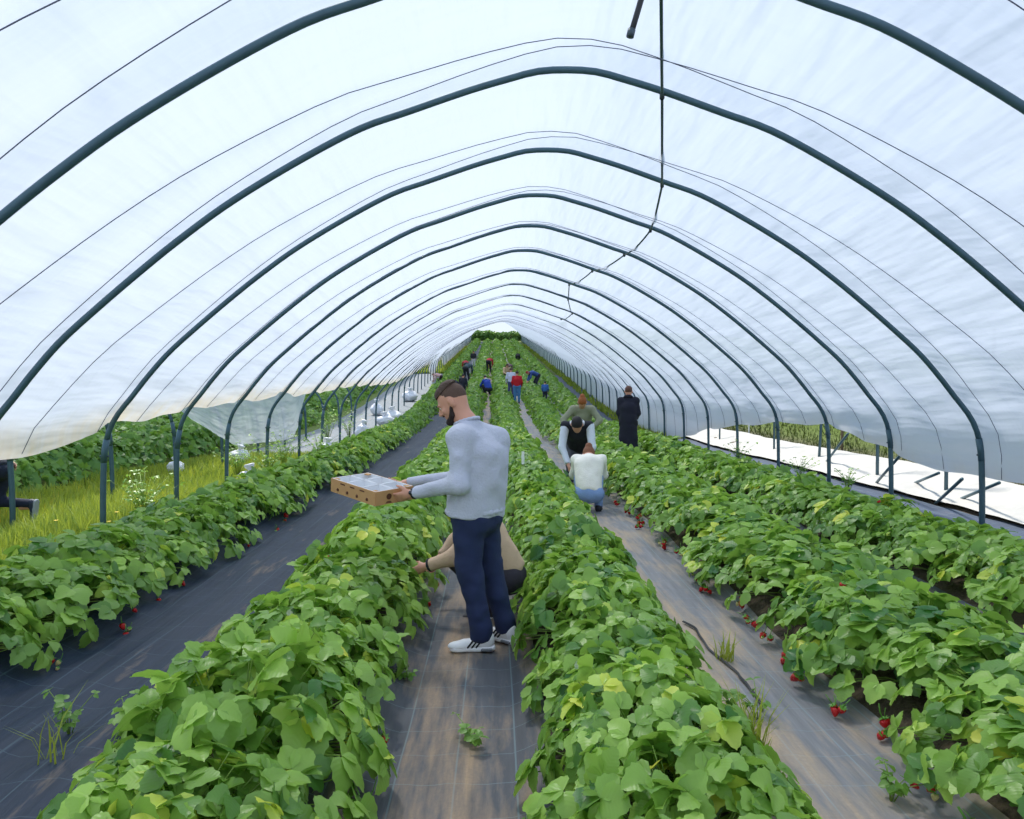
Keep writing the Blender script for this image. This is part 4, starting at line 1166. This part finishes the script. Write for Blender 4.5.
def figure(loc, yaw, J, label, top, legs, hair, hstyle='short', skin=None, shoe_c=(60, 60, 64), h=.022, scale=1.0, fine=False, group='pickers in the rows', vest=None, coat=False, cap_c=None, hood=False, sleeves='long', topname='shirt', extra=None, bulk=1.0, wr=None):
    x, d = loc
    root = empty('person', (x, d, g(x, d) - .015), yaw); root.scale = (scale,) * 3
    skin = skin or SKIN
    hip, ch, nk = J['hip'], J['chest'], J['neck']
    axis = nrm(ch - hip); 
    sw = J['sw']; rt = np.array([1.0, 0, 0])
    shL = nk - nrm(nk - ch) * .055 - rt * sw; shR = nk - nrm(nk - ch) * .055 + rt * sw
    if 'twist' in J: shL = shL + J['twist']; shR = shR - J['twist']
    hL, hR = hip - rt * .095, hip + rt * .095
    hc = J['head']; R = frame(J['look'], (0, .01, 1) if abs(nrm(J['look'])[2]) < .95 else (0, 1, 0))
    # body: one continuous skin
    b = Body(.035)
    P_ = head_prims(b, hc, R, 1.0, fine=h < .016)
    b.cap(nk - nrm(nk - ch) * .05, hc - R[:, 2] * .05 - R[:, 1] * .01, .055, .052)
    b.cap(hip, ch, .12, .13); b.cap(ch - rt * .07, ch + rt * .07, .10); b.cap(shL, shR, .055)
    for s_, e_, w_, hh, k_, a_ in ((shL, J['eL'], J['wL'], hL, J['kL'], J['aL']), (shR, J['eR'], J['wR'], hR, J['kR'], J['aR'])):
        b.chain([s_, e_, w_], [.045, .036, .026]); b.chain([hh, k_, a_], [.078, .052, .038])
        b.cap(a_ + [0, -.02, -.04], a_ + [0, .12, -.055], .034, .028)
        side = 1 if s_ is shR else -1
        hand_prims(b, w_ + nrm(w_ - e_) * .012, nrm(w_ - e_) + np.array([0, .0, -.1]), np.array([-side, .2, -.2]), 1 if side > 0 else -1, 1.0, .5, fine=h < .016)
    body_obj('body', b, min(h, .02), skin, root)
    # trousers
    b = Body(.04)
    b.cap(hL, hR, .105 * bulk, .105 * bulk); b.cap(hip, hip + axis * .12, .125 * bulk, .125 * bulk, flat=True)
    for hh, k_, a_ in ((hL, J['kL'], J['aL']), (hR, J['kR'], J['aR'])):
        b.cap(hh, k_, .098 * bulk, .072 * bulk); b.cap(k_, a_ + nrm(a_ - k_) * .015, .070 * bulk, .054, flat=True)
    body_obj('trousers', b, h, cmat(legs), root, wrinkle=wr or (.006, (9, 9, 14)))
    # top
    b = Body(.05)
    b.cap(hip + axis * .03, ch, .142 * bulk, .148 * bulk, flat0=True); b.cap(hip + axis * .05 - rt * .05, ch - rt * .085, .115 * bulk, .115 * bulk); b.cap(hip + axis * .05 + rt * .05, ch + rt * .085, .115 * bulk, .115 * bulk)
    b.cap(ch, nk - nrm(nk - ch) * .03, .13 * bulk, .075); b.cap(shL, shR, .072)
    for s_, e_, w_ in ((shL, J['eL'], J['wL']), (shR, J['eR'], J['wR'])):
        if vest is not None: continue
        if sleeves == 'long': b.cap(s_, e_, .070, .056); b.cap(e_, w_ - nrm(w_ - e_) * .01, .055, .042, flat=True)
        else: b.cap(s_, s_ + (e_ - s_) * .75, .072, .068, flat=True)
    if coat:
        b.cap(hip + [0, 0, .1], (J['kL'] + J['kR']) / 2 + [0, -.01, -.22], .16, .19, flat=True)
        b.cap(hip + [-.06, 0, .1], J['kL'] + [0, -.01, -.22], .12, .13, flat=True); b.cap(hip + [.06, 0, .1], J['kR'] + [0, -.01, -.22], .12, .13, flat=True)
    t = body_obj('vest' if vest is not None else topname, b, h, cmat(vest or top), root, wrinkle=(.007, (8, 8, 12)))
    if vest is not None:
        for s_, e_, w_ in ((shL, J['eL'], J['wL']), (shR, J['eR'], J['wR'])):
            b = Body(.03); b.cap(s_, e_, .066, .054); b.cap(e_, w_ - nrm(w_ - e_) * .01, .053, .042, flat=True)
            body_obj('sleeve', b, h, cmat(top), root, wrinkle=(.005, (10, 10, 14)))
    if hood or coat:
        b = Body(.02); c0 = nk - nrm(nk - ch) * .01
        Rn = frame(R[:, 1] if abs(R[2, 1]) < .8 else (0, 1, 0), nrm(nk - ch) + 1e-3)
        for q in range(10):
            a0, a1 = 2 * PI * q / 10, 2 * PI * (q + 1) / 10
            b.cap(c0 + Rn @ np.array([.085 * math.cos(a0), .075 * math.sin(a0) - .01, .01 - .02 * math.sin(a0)]), c0 + Rn @ np.array([.085 * math.cos(a1), .075 * math.sin(a1) - .01, .01 - .02 * math.sin(a1)]), .032)
        body_obj('hood' if hood else 'collar', b, min(h, .018), cmat(hood if isinstance(hood, tuple) else top), t)
    for a_, sgn in ((J['aL'], -1), (J['aR'], 1)):
        shoe('shoe', a_, (sgn * .12, 1, 0), cmat(shoe_c, .6), cmat((225, 225, 222), .6), root, h=min(h, .018))
    # hair or headwear
    if cap_c is not None:
        b = Body(.01); b.ell(P_(0, -.012, .035), [.084, .104, .098], R); b.clip(P_(0, 0, .028), -(R[:, 2] - R[:, 1] * .08)); b.cap(P_(-.04, .09, .035), P_(.04, .09, .035), .03, k=.03)
        body_obj('cap', b, min(h, .015), cmat(cap_c, .8), root)
    b = Body(.015)
    b.ell(P_(0, -.020, .036), [.083, .101, .096], R)
    if hstyle == 'bun': b.ell(P_(0, -.10, .085), [.05, .05, .05], R); b.clip(P_(0, .035, .0), R[:, 1] * .8 - R[:, 2] * .55)
    elif hstyle == 'long':
        b.cap(P_(0, -.07, 0), P_(0, -.09, -.16), .07, .05); b.cap(P_(-.06, -.04, 0), P_(-.07, -.03, -.14), .035, .025); b.cap(P_(.06, -.04, 0), P_(.07, -.03, -.14), .035, .025)
        b.clip(P_(0, .04, .0), R[:, 1] * .85 - R[:, 2] * .5)
    else: b.clip(P_(0, .03, .005), R[:, 1] * .62 - R[:, 2] * .78)
    body_obj('hair', b, min(h, .014), cmat(hair, .7, .4, 120), root)
    tag(root, label, 'person', group)
    if extra: extra(root, P_, R, h)
    return root

# ---- the man in the grey sweatshirt (world metres measured at his feet)
MX, MD = -.14, 4.86
man = empty('person', (MX, MD, g(MX, MD) + .03)); man['label'] = 'bearded man in grey sweatshirt and dark jeans holding a cardboard tray'; man['category'] = 'person'
mz = man.location.z
FW = nrm(V3(-.84, .54, 0)); RT = np.cross(FW, V3(0, 0, 1))      # facing left and away; RT = his right (away from us)
def W(f, r_, z): return FW * f + RT * r_ + V3(0, 0, z)
L_ = -1
hipc = W(.02, -.01, .90) + V3(0, 0, 0); chest = W(.0, 0, 1.24); neck = W(.075, -.01, 1.465); headc = W(.185, -.035, 1.595)
shL, shR = W(.02, -.185, 1.375), W(-.01, .205, 1.335)
TA = V3(-.80 - MX, 4.74 - MD, .975 - mz); TU = V3(-.36, .35, .05); TV = V3(.215, .215, .012)      # tray corner, long side, short side
gripL = TA + TV * .45 + V3(.012, -.004, .035); gripR = TA + TV + TU * .55 + V3(.02, .03, .02)
eL = V3(-.115, -.235, 1.085); wL = gripL + V3(.125, -.01, .03)
eR = W(.10, .26, 1.10); wR = gripR + V3(.09, .06, .02)
kL, aL = W(.005, -.095, .49), W(-.085, -.09, .085)
kR, aR = W(-.01, .12, .49), W(-.13, .13, .085)
toeL, toeR = nrm(V3(-.97, -.05, 0)), nrm(V3(-.70, .60, 0))
HL = nrm(V3(-.90, .16, -.60)); RH = frame(HL)
b = Body(.035)
PH = head_prims(b, headc, RH, 1.04)
b.cap(neck - V3(0, 0, .05), headc - RH[:, 2] * .045 - RH[:, 1] * .02, .064, .062); b.cap(chest, neck, .11, .06)
b.cap(hipc, chest, .13, .14); b.cap(shL, shR, .06)
for s_, e_, w_ in ((shL, eL, wL), (shR, eR, wR)): b.chain([s_, e_, w_], [.052, .042, .030])
for hh, k_, a_ in ((hipc - RT * .1, kL, aL), (hipc + RT * .1, kR, aR)): b.chain([hh, k_, a_], [.085, .058, .042])
for a_, t_ in ((aL, toeL), (aR, toeR)): b.cap(a_ + V3(0, 0, -.04), a_ + t_ * .12 + V3(0, 0, -.055), .036, .03)
hand_prims(b, wL + nrm(gripL - wL) * .015, nrm(gripL - wL) + V3(0, .1, -.05), V3(.15, .75, .55), -1, 1.02, .45)
hand_prims(b, wR + nrm(gripR - wR) * .015, nrm(gripR - wR) + V3(0, 0, -.1), V3(-.2, -.6, .7), 1, 1.02, .5)
body = body_obj('body', b, .0085, SKIN, man)
for sx in (-1, 1):
    m = MB(); m.lathe([(.001, -.009), (.006, -.007), (.0095, 0), (.006, .007), (.001, .009)], c=PH(sx * .031, .0795, .004), n=10); e_ = m.build('eye', EYEW, man)
    m = MB(); m.lathe([(.001, -.006), (.005, -.004), (.006, 0), (.005, .004), (.001, .006)], c=PH(sx * .031, .0850, .003), n=8); m.build('iris', EYED, e_)
    bb = Body(.008); bb.cap(PH(sx * .015, .094, .028), PH(sx * .045, .082, .030), .006, .005); body_obj('eyebrow', bb, .004, cmat((52, 36, 28), .8), man)
# hair: longer on top, cropped at the sides and back
b = Body(.012); b.ell(PH(0, -.010, .034), [.0812, .1008, .0995], RH); b.ell(PH(0, .030, .088), [.050, .044, .026], RH, k=.04); b.ell(PH(0, -.03, .10), [.06, .06, .042], RH, k=.03)
b.clip(PH(0, .06, .070), -(RH[:, 2] * .9 + RH[:, 1] * .22)).clip(PH(0, .098, .08), RH[:, 1])
body_obj('hair', b, .006, cmat((80, 61, 50), .75, .6, 140), man, wrinkle=(.004, (40, 40, 40)))
b = Body(.008); b.ell(PH(0, -.014, .030), [.0800, .1000, .0975], RH); b.clip(PH(0, .030, .0), RH[:, 1] * .9 - RH[:, 2] * .30).clip(PH(0, 0, -.022), -(RH[:, 2] - RH[:, 1] * .25))
o = body_obj('cropped_hair', b, .006, cmat((92, 70, 58), .8, .5, 160), man); o['label'] = 'closely cropped hair at sides and back'
b = Body(.012)
for sx in (-1, 1): b.chain([PH(sx * .070, .012, -.03), PH(sx * .062, .034, -.072), PH(sx * .036, .070, -.100)], [.012, .018, .022])
b.cap(PH(-.03, .078, -.100), PH(.03, .078, -.100), .026); b.cap(PH(-.02, .100, -.046), PH(.02, .100, -.046), .006, k=.006); b.ell(PH(0, .05, -.105), [.04, .04, .022], RH)
body_obj('beard', b, .006, cmat((44, 32, 28), .85, .6, 160), man)
# sweatshirt
b = Body(.06)
bl = W(.0, 0, .865)
b.cap(bl + FW * .035, W(.03, 0, 1.08), .172, .172, flat0=True); b.cap(W(.01, 0, 1.08), chest, .165, .145)
b.cap(W(.03, -.092, .865), W(-.01, -.085, 1.26), .142, .108, flat0=True); b.cap(W(.02, .095, .865), W(-.015, .13, 1.22), .135, .115, flat0=True)
b.cap(chest, neck - V3(0, 0, .05), .12, .075); b.cap(shL, shR, .068)
b.cap(neck - V3(0, 0, .03), shL, .060, .062); b.cap(neck - V3(0, 0, .03), shR, .060, .062)
b.cap(shL, eL, .072, .062, k=.05); b.cap(shR, eR, .070, .060, k=.05)
b.cap(eL, wL + nrm(eL - wL) * .035, .062, .040, k=.03, flat=True); b.cap(eR, wR + nrm(eR - wR) * .02, .060, .040, k=.03, flat=True)
b.clip(neck + V3(0, 0, .012) + FW * .01, V3(0, 0, 1) + FW * .35)
GREY = cmat((190, 194, 208), .9, .3, 70, .08)
sh_ = body_obj('sweatshirt', b, .0085, GREY, man, wrinkle=(.010, (7, 7, 11)))
b = Body(.01); ring = [neck + V3(0, 0, .004) + FW * .012 + FW * (.078 * math.sin(a)) + RT * (.078 * math.cos(a)) + V3(0, 0, -.026 * math.sin(a)) for a in np.linspace(0, 2 * PI, 17)]
b.chain(ring, [.011] * 17); body_obj('neckband', b, .006, GREY, sh_)
b = Body(.02); ring = [bl + FW * (.030 + .160 * math.sin(a)) + RT * (.002 + .212 * math.cos(a)) + V3(0, 0, .022) for a in np.linspace(0, 2 * PI, 25)]
b.chain(ring, [.020] * 25); body_obj('waistband', b, .008, GREY, sh_, wrinkle=(.004, (30, 30, 10)))
# jeans
b = Body(.05)
b.cap(hipc - RT * .072 - V3(0, 0, .05), hipc + RT * .078 - V3(0, 0, .05), .116, .120); b.cap(hipc - FW * .01 - V3(0, 0, .04), hipc - FW * .01 + V3(0, 0, .03), .138, .132, flat=True); b.cap(hipc - RT * .07 - FW * .05 - V3(0, 0, .06), hipc + RT * .07 - FW * .05 - V3(0, 0, .06), .095)
for hh, k_, a_, t_ in ((hipc - RT * .088 - V3(0, 0, .03), kL, aL, toeL), (hipc + RT * .088 - V3(0, 0, .03), kR, aR, toeR)):
    b.cap(hh, k_, .112, .084, k=.03); b.cap(k_, a_ + V3(0, 0, .02), .082, .064, k=.03); b.cap(a_ + V3(0, 0, .06), a_ + V3(0, 0, -.015), .066, .064, k=.02, flat=True)
body_obj('jeans', b, .0095, cmat((30, 44, 82), .8, .4, 220, .35), man, wrinkle=(.010, (9, 9, 13)))
# sneakers: white upper, dark stripes, patterned sole
WHITE = cmat((236, 236, 236), .6, .1, 40, .03); BLK = cmat((24, 26, 30), .6, .1, 40)
for a_, t_ in ((aL, toeL), (aR, toeR)):
    s_ = shoe('sneaker', a_, t_, WHITE, WHITE, man, h=.007, s=1.06)
    R_ = frame(t_); Q = lambda x, y, z: a_ + R_ @ (np.array([x, y, z]) * 1.06)
    for sx in (-1, 1):
        for q in range(3):
            y0 = .035 + q * .026
            b = Body(.003); b.cap(Q(sx * .041, y0, -.052), Q(sx * .036, y0 - .032, -.012), .0062); o = body_obj('stripe', b, .0045, BLK, s_); o['label'] = 'black side stripe'
        b = Body(.003); b.cap(Q(sx * .040, -.055, -.068), Q(sx * .042, .0, -.068), .010); o = body_obj('heel_plug', b, .0045, cmat((120, 124, 130), .6), s_); o['label'] = 'grey block in the sole'
    m = MB()
    for q in range(4): m.tube([Q(-.018, .03 + q * .018, .002 - q * .011), Q(0, .036 + q * .018, .010 - q * .011), Q(.018, .03 + q * .018, .002 - q * .011)], .0035, 5)
    m.build('lace', WHITE, s_)
# watch on the left wrist
ax_ = nrm(wL - eL); c0 = wL - ax_ * .012
b = Body(.004); b.cap(c0 - ax_ * .013, c0 + ax_ * .013, .0395, .0385, flat=True, flat0=True); w_ = body_obj('watch', b, .0055, BLK, man)
sdv = nrm(np.cross(ax_, V3(0, 0, 1))); upv = np.cross(sdv, ax_)
b = Body(.004); b.ell(c0 - sdv * np.sign(sdv[1]) * .037 + upv * .008, [.017, .017, .017]); body_obj('watch_face', b, .005, cmat((40, 46, 56), .25, 0), w_)

# ---- cardboard tray with punnets
CARD = simple('corrugated_card', srgb(196, 150, 100), .8, var=.10, scale=14, bump=.1)
CARDD = simple('card_print_brown', srgb(92, 54, 34), .8, var=.2)
PUN = simple('white_punnet_plastic', srgb(226, 228, 230), .3, var=.04)
tl, tw, th = float(np.linalg.norm(TU)), float(np.linalg.norm(TV)), .092
ex = nrm(TU); ey = nrm(TV - ex * (ex @ TV)); ez = np.cross(ex, ey); sgz = 1 if ez[2] > 0 else -1; ez = ez * sgz
TR = Matrix((ex, ey, ez)).transposed()
org = TA + V3(MX, MD, mz)
tray = empty('cardboard_tray', org); tag(tray, 'open cardboard tray of punnets held out by the man in grey', 'tray')
def tp(a, b_, c): return TR @ Vector((a, b_, c))
def panel(c, size, name, mat, parent=tray):
    m = MB(); m.box(tp(*c), size, TR); return m.build(name, mat, parent, smooth=False)
panel((tl / 2, tw / 2, .003), (tl, tw, .006), 'bottom', CARD)
sp = [panel((tl / 2, 0, th / 2), (tl, .007, th), 'side', CARD), panel((tl / 2, tw, th / 2), (tl, .007, th), 'side', CARD),
      panel((0, tw / 2, th / 2), (.007, tw, th), 'side', CARD), panel((tl, tw / 2, th / 2), (.007, tw, th), 'side', CARD)]
for a, b_ in ((0, 0), (tl, 0), (0, tw), (tl, tw)):
    panel((a + (.025 if a == 0 else -.025), b_ + (.02 if b_ == 0 else -.02), th * .96), (.05, .04, .006), 'corner_flap', CARD)
for q in range(4):   # round vent holes along the long side
    m = MB(); m.lathe([(.001, 0), (.0105, 0), (.0105, .004), (.001, .004)], c=tp(tl * (.17 + .22 * q), -.0036, th * .30), n=12, M=TR @ Matrix.Rotation(PI / 2, 3, 'X'))
    m.build('vent_hole', CARDD, sp[0])
m = MB()
for q in range(3): m.box(tp(tl * (.28 + .22 * q), -.0042, th * .80), (.05, .003, .008), TR)
m.build('slot', CARDD, sp[0], smooth=False)
m = MB()         # printed round badge and lines on the short end
m.lathe([(.001, 0), (.020, 0), (.020, .002), (.001, .002)], c=tp(-.0058, tw * .34, th * .55), n=16, M=TR @ Matrix.Rotation(-PI / 2, 3, 'Y'))
for q in range(3): m.box(tp(-.0045, tw * .34, th * (.20 + .05 * q) - .01), (.002, .05 - .01 * q, .003), TR)
m.build('printed_badge', CARDD, sp[2], smooth=False)
def punnet(cx_, cy_, lx, ly, tilt, lab):
    root = empty('punnet', org + np.array(tp(cx_, cy_, .010)))
    n = 4; hz = .080; m = MB()
    for zz, s0, s1 in ((0, .86, 1.0),):
        lo = [Vector((sx * lx / 2 * s0, sy * ly / 2 * s0, 0)) for sx, sy in ((-1, -1), (1, -1), (1, 1), (-1, 1))]
        hi = [Vector((sx * lx / 2, sy * ly / 2, hz)) for sx, sy in ((-1, -1), (1, -1), (1, 1), (-1, 1))]
        li = [p * .985 + Vector((0, 0, .003)) for p in lo]; hi2 = [Vector((p.x * .97, p.y * .97, p.z)) for p in hi]
        vs = [TR @ p for p in lo + hi + hi2 + li]
        fs = [(3, 2, 1, 0), (12, 13, 14, 15)]
        for k in range(4):
            k2 = (k + 1) % 4; fs += [(k, k2, 4 + k2, 4 + k), (4 + k, 4 + k2, 8 + k2, 8 + k), (8 + k, 8 + k2, 12 + k2, 12 + k)]
        m.add(vs, fs)
    m.build('basket', PUN, root, smooth=False)
    m = MB()
    for k in range(4):
        a_, b_ = hi[k], hi[(k + 1) % 4]; m.tube([TR @ a_, TR @ b_], .0035, 6)
    m.build('rim', PUN, root)
    tag(root, lab, 'punnet', 'punnets in the cardboard tray')
pl = ['at the man\'s hand, near side', 'in the middle of the near side', 'at the far-left end, near side', 'at the man\'s hand, far side', 'in the middle of the far side', 'at the far-left end, far side']
for j in range(2):
    for i in range(3):
        punnet(tl * (1 / 6 + i / 3), tw * (.25 + .5 * j), tl / 3 - .010, tw / 2 - .012, 0, 'empty white punnet ' + pl[j * 3 + i] + ' of the tray')

# ---- the others
YAW = lambda vx, vy: math.atan2(-vx, vy)        # local +y towards (vx, vy)
J = pose('crouch'); J['wL'] = V3(-.20, .50, .42); J['eL'] = V3(-.26, .30, .50); J['wR'] = V3(.2, .45, .40); J['head'] = V3(0, .20, .90); J['neck'] = V3(0, .14, .80)
def band(root, P_, R, h):
    b = Body(.004); w_ = J2['wL']; a_ = nrm(w_ - J2['eL']); b.cap(w_ - a_ * .04, w_ - a_ * .015, .052, .050, flat=True, flat0=True); body_obj('wristband', b, .009, cmat((40, 42, 48)), root)
J2 = J
figure((-.03, 5.60), YAW(-1, .05), J, 'crouching picker in beige jacket and dark trousers behind the standing man', (206, 176, 146), (52, 48, 58), (96, 66, 44), 'long', topname='jacket', h=.0135, extra=band, bulk=1.05, scale=1.0)
J = pose('crouch'); J['hip'] = V3(0, -.10, .27); J['neck'] = V3(0, .26, .70); J['head'] = V3(0, .38, .72); J['look'] = V3(0, .5, -1); J['kL'] = V3(-.12, .28, .44); J['kR'] = V3(.12, .28, .44); J['eL'] = V3(-.2, .36, .46); J['eR'] = V3(.2, .36, .46); J['sw'] = .16
figure((1.24, 10.3), YAW(.12, 1), J, 'crouching woman in white shirt and pale jeans with brown hair bun, seen from behind', (246, 240, 228), (132, 160, 206), (128, 82, 56), 'bun', h=.016, scale=1.08, bulk=.95, shoe_c=(40, 40, 46))
J = pose('bend'); J['hip'] = V3(0, -.2, .72); J['chest'] = V3(0, .12, .98); J['neck'] = V3(0, .28, 1.10); J['head'] = V3(0, .40, 1.08)
figure((1.26, 11.9), YAW(-.15, -1), J, 'bending picker in black vest and pale sleeves with black hair, facing the white-shirted woman', (214, 222, 232), (70, 74, 84), (22, 20, 24), 'short', vest=(26, 28, 40), hood=(206, 208, 214), h=.016, scale=1.08)
J = pose('bend'); J['hip'] = V3(0, -.12, .90); J['chest'] = V3(0, .06, 1.20); J['neck'] = V3(0, .18, 1.38); J['head'] = V3(0, .29, 1.46); J['eL'] = V3(-.34, .24, 1.12); J['eR'] = V3(.36, .26, 1.14); J['wL'] = V3(-.16, .42, .98); J['wR'] = V3(.34, .44, .92)
figure((1.60, 14.4), YAW(-.1, -1), J, 'stooping picker in olive top with ginger hair bun, behind the one in the vest', (142, 146, 122), (44, 44, 48), (150, 84, 36), 'bun', h=.018, topname='jumper')
J = pose('stand'); J['wL'] = V3(-.16, .16, .92); J['wR'] = V3(.16, .2, 1.0); J['eL'] = V3(-.215, .03, 1.13); J['eR'] = V3(.215, .03, 1.13); J['sw'] = .165
figure((2.94, 16.9), YAW(.25, 1), J, 'person in long dark navy coat standing with back turned near the right hoops', (26, 28, 46), (24, 26, 38), (96, 62, 52), 'short', coat=True, topname='coat', h=.018, scale=1.04, bulk=1.06)
F = lambda px, d: ((px - 500) / 740 * d, d)
figure(F(517, 39), YAW(.1, 1), pose('stand'), 'person in red jacket and blue jeans walking away along the dusty path', (186, 20, 36), (70, 120, 170), (60, 44, 40), 'short', h=.024, topname='jacket', bulk=1.18)
figure(F(511, 40.6), YAW(-.3, 1), pose('stand'), 'person in pale blue and white top half hidden behind the red jacket', (200, 206, 226), (70, 76, 120), (90, 70, 60), 'short', h=.026)
figure(F(535, 46), YAW(-.9, -.3), pose('bend'), 'bending picker in blue jacket with red collar right of the red jacket', (58, 86, 150), (40, 40, 60), (150, 60, 50), 'short', h=.026, topname='jacket', hood=(180, 50, 56))
figure(F(545, 38), YAW(.2, 1), pose('stand'), 'child in blue top and white cap among the leaves right of the red jacket', (54, 100, 168), (30, 36, 60), (60, 50, 44), 'short', cap_c=(240, 240, 236), h=.024, scale=.66)
figure(F(488, 44), YAW(-.6, .9), pose('crouch'), 'crouching picker in bright blue jacket on the middle path', (34, 66, 160), (26, 28, 40), (40, 34, 34), 'short', h=.024, topname='jacket', hood=(210, 214, 222), scale=1.1, bulk=1.15)
figure(F(489, 62), YAW(.2, 1), pose('bend'), 'bending picker in red top and dark trousers on the middle path', (180, 44, 56), (36, 38, 48), (50, 36, 32), 'short', h=.028, scale=1.1)
figure(F(506, 53), YAW(.3, -1), pose('crouch'), 'crouching picker in tan top left of the red jacket, farther off', (200, 172, 138), (46, 44, 50), (60, 44, 36), 'long', h=.028, scale=1.15)
figure(F(508.5, 56.5), YAW(.3, 1), pose('bend'), 'picker with dark hair stooping behind the one in tan', (120, 96, 100), (50, 46, 52), (40, 30, 28), 'long', h=.03, scale=.95)
figure(F(457, 39), YAW(-.4, -1), pose('bend'), 'picker in black bending over the leaves behind the head of the man in grey', (24, 28, 40), (22, 24, 34), (22, 20, 22), 'short', h=.024, scale=1.05)
figure(F(463, 40), YAW(.3, 1), pose('stand'), 'person in dark clothes standing right of the bending picker in black', (30, 34, 48), (24, 26, 36), (28, 24, 24), 'short', h=.024, scale=.86)
figure(F(467, 53), YAW(.4, 1), pose('bend'), 'picker in dark teal jacket beyond the pair in black', (50, 74, 82), (34, 40, 48), (36, 30, 30), 'short', h=.028, topname='jacket', scale=1.15)
figure(F(466, 60), YAW(-.2, 1), pose('bend'), 'picker in red headscarf and top on the left path, beyond the teal jacket', (176, 50, 58), (52, 56, 64), (176, 40, 44), 'short', h=.03)
figure(F(473.5, 68), YAW(.2, -1), pose('stand'), 'picker in black top with white bag front, farthest along the left path', (34, 36, 44), (200, 204, 208), (30, 26, 26), 'short', h=.03, scale=.95)
figure(F(518, 72), YAW(0, 1), pose('bend'), 'tiny figure in black farthest off on the right of the rows', (20, 22, 28), (24, 26, 30), (24, 22, 22), 'short', h=.03, scale=.9)
figure(F(439, 48), YAW(-1, .3), pose('bend'), 'picker in pale pink top stooping by the far left hoops', (214, 176, 178), (52, 38, 44), (60, 40, 34), 'short', h=.028, scale=.75)
# the kneeling stride at the left edge
J = dict(hip=V3(0, -.10, .72), kL=V3(-.10, .18, .36), kR=V3(.10, -.02, .33), aL=V3(-.12, .20, .085), aR=V3(.10, -.44, .30), chest=V3(0, .12, 1.00), neck=V3(0, .24, 1.18), head=V3(0, .34, 1.30), look=V3(0, 1, -.6), eL=V3(-.26, .30, .92), eR=V3(.26, .12, .94), wL=V3(-.16, .46, .72), wR=V3(.22, -.10, .82), sw=.19)
def person_left():
    x, d = -6.02, 9.35
    r0 = figure((x - .37, d), YAW(-1, .05), J, 'person in dark jeans with one heel raised, cut off by the left edge', (40, 44, 58), (22, 30, 52), (50, 40, 36), 'short', h=.014, group='pickers in the rows', shoe_c=(34, 44, 66))
    # raised foot points down
    sh = [c for c in children(r0) if c.name.startswith('shoe')]
    s_ = sh[1]; subs = children(s_)
    for c in subs: bpy.data.objects.remove(c)
    bpy.data.objects.remove(s_)
    shoe('shoe', J['aR'] + V3(0, .0, -.02), (0, .12, -1), cmat((34, 44, 66), .6), cmat((150, 155, 162), .6), r0, h=.010, up=(0, 1, .1), s=1.1)
person_left()

# ------------------------------------------------------------------ camera, sun, sky
cam = bpy.data.cameras.new('camera'); co = bpy.data.objects.new('camera', cam); COL.objects.link(co)
cam.sensor_width = 36.0; cam.sensor_fit = 'HORIZONTAL'; cam.lens = 740 / 1024 * 36.0
cam.clip_start = .05; cam.clip_end = 600
co.location = (0, 0, 1.72)
co.rotation_euler = (math.radians(90 - 1.51), 0, -math.radians(.93))
scn.camera = co

sun = bpy.data.lights.new('sun', 'SUN'); so = bpy.data.objects.new('sun', sun); COL.objects.link(so)
sun.energy = 4.6; sun.angle = math.radians(7); sun.color = (1, .95, .86)
to_sun = Vector((-.28, .58, 1.0)).normalized()
so.rotation_euler = to_sun.to_track_quat('Z', 'Y').to_euler()
so.location = (-8, 4, 14)

w = bpy.data.worlds.new('sky'); scn.world = w; w.use_nodes = True
nt = w.node_tree; nt.nodes.clear()
out = nt.nodes.new('ShaderNodeOutputWorld'); bg = nt.nodes.new('ShaderNodeBackground')
tc = nt.nodes.new('ShaderNodeTexCoord'); sx = nt.nodes.new('ShaderNodeSeparateXYZ')
nt.links.new(tc.outputs['Generated'], sx.inputs[0])
cr = nt.nodes.new('ShaderNodeValToRGB')
cr.color_ramp.elements[0].position = 0.0; cr.color_ramp.elements[0].color = (.82, .90, 1.0, 1)
cr.color_ramp.elements[1].position = .8; cr.color_ramp.elements[1].color = (.48, .70, 1.0, 1)
nt.links.new(sx.outputs['Z'], cr.inputs['Fac']); nt.links.new(cr.outputs['Color'], bg.inputs['Color'])
bg.inputs['Strength'].default_value = .9
nt.links.new(bg.outputs[0], out.inputs[0])

scn.view_settings.view_transform = 'Standard'
scn.view_settings.look = 'None'
scn.view_settings.exposure = 0.3
scn.view_settings.gamma = 1.0
scn.view_settings.use_curve_mapping = False
scn.cycles.max_bounces = 10
scn.cycles.diffuse_bounces = 5
scn.cycles.transparent_max_bounces = 12
scn.cycles.transmission_bounces = 6
scn.cycles.caustics_reflective = False
scn.cycles.caustics_refractive = False
scn.cycles.sample_clamp_indirect = 6.0
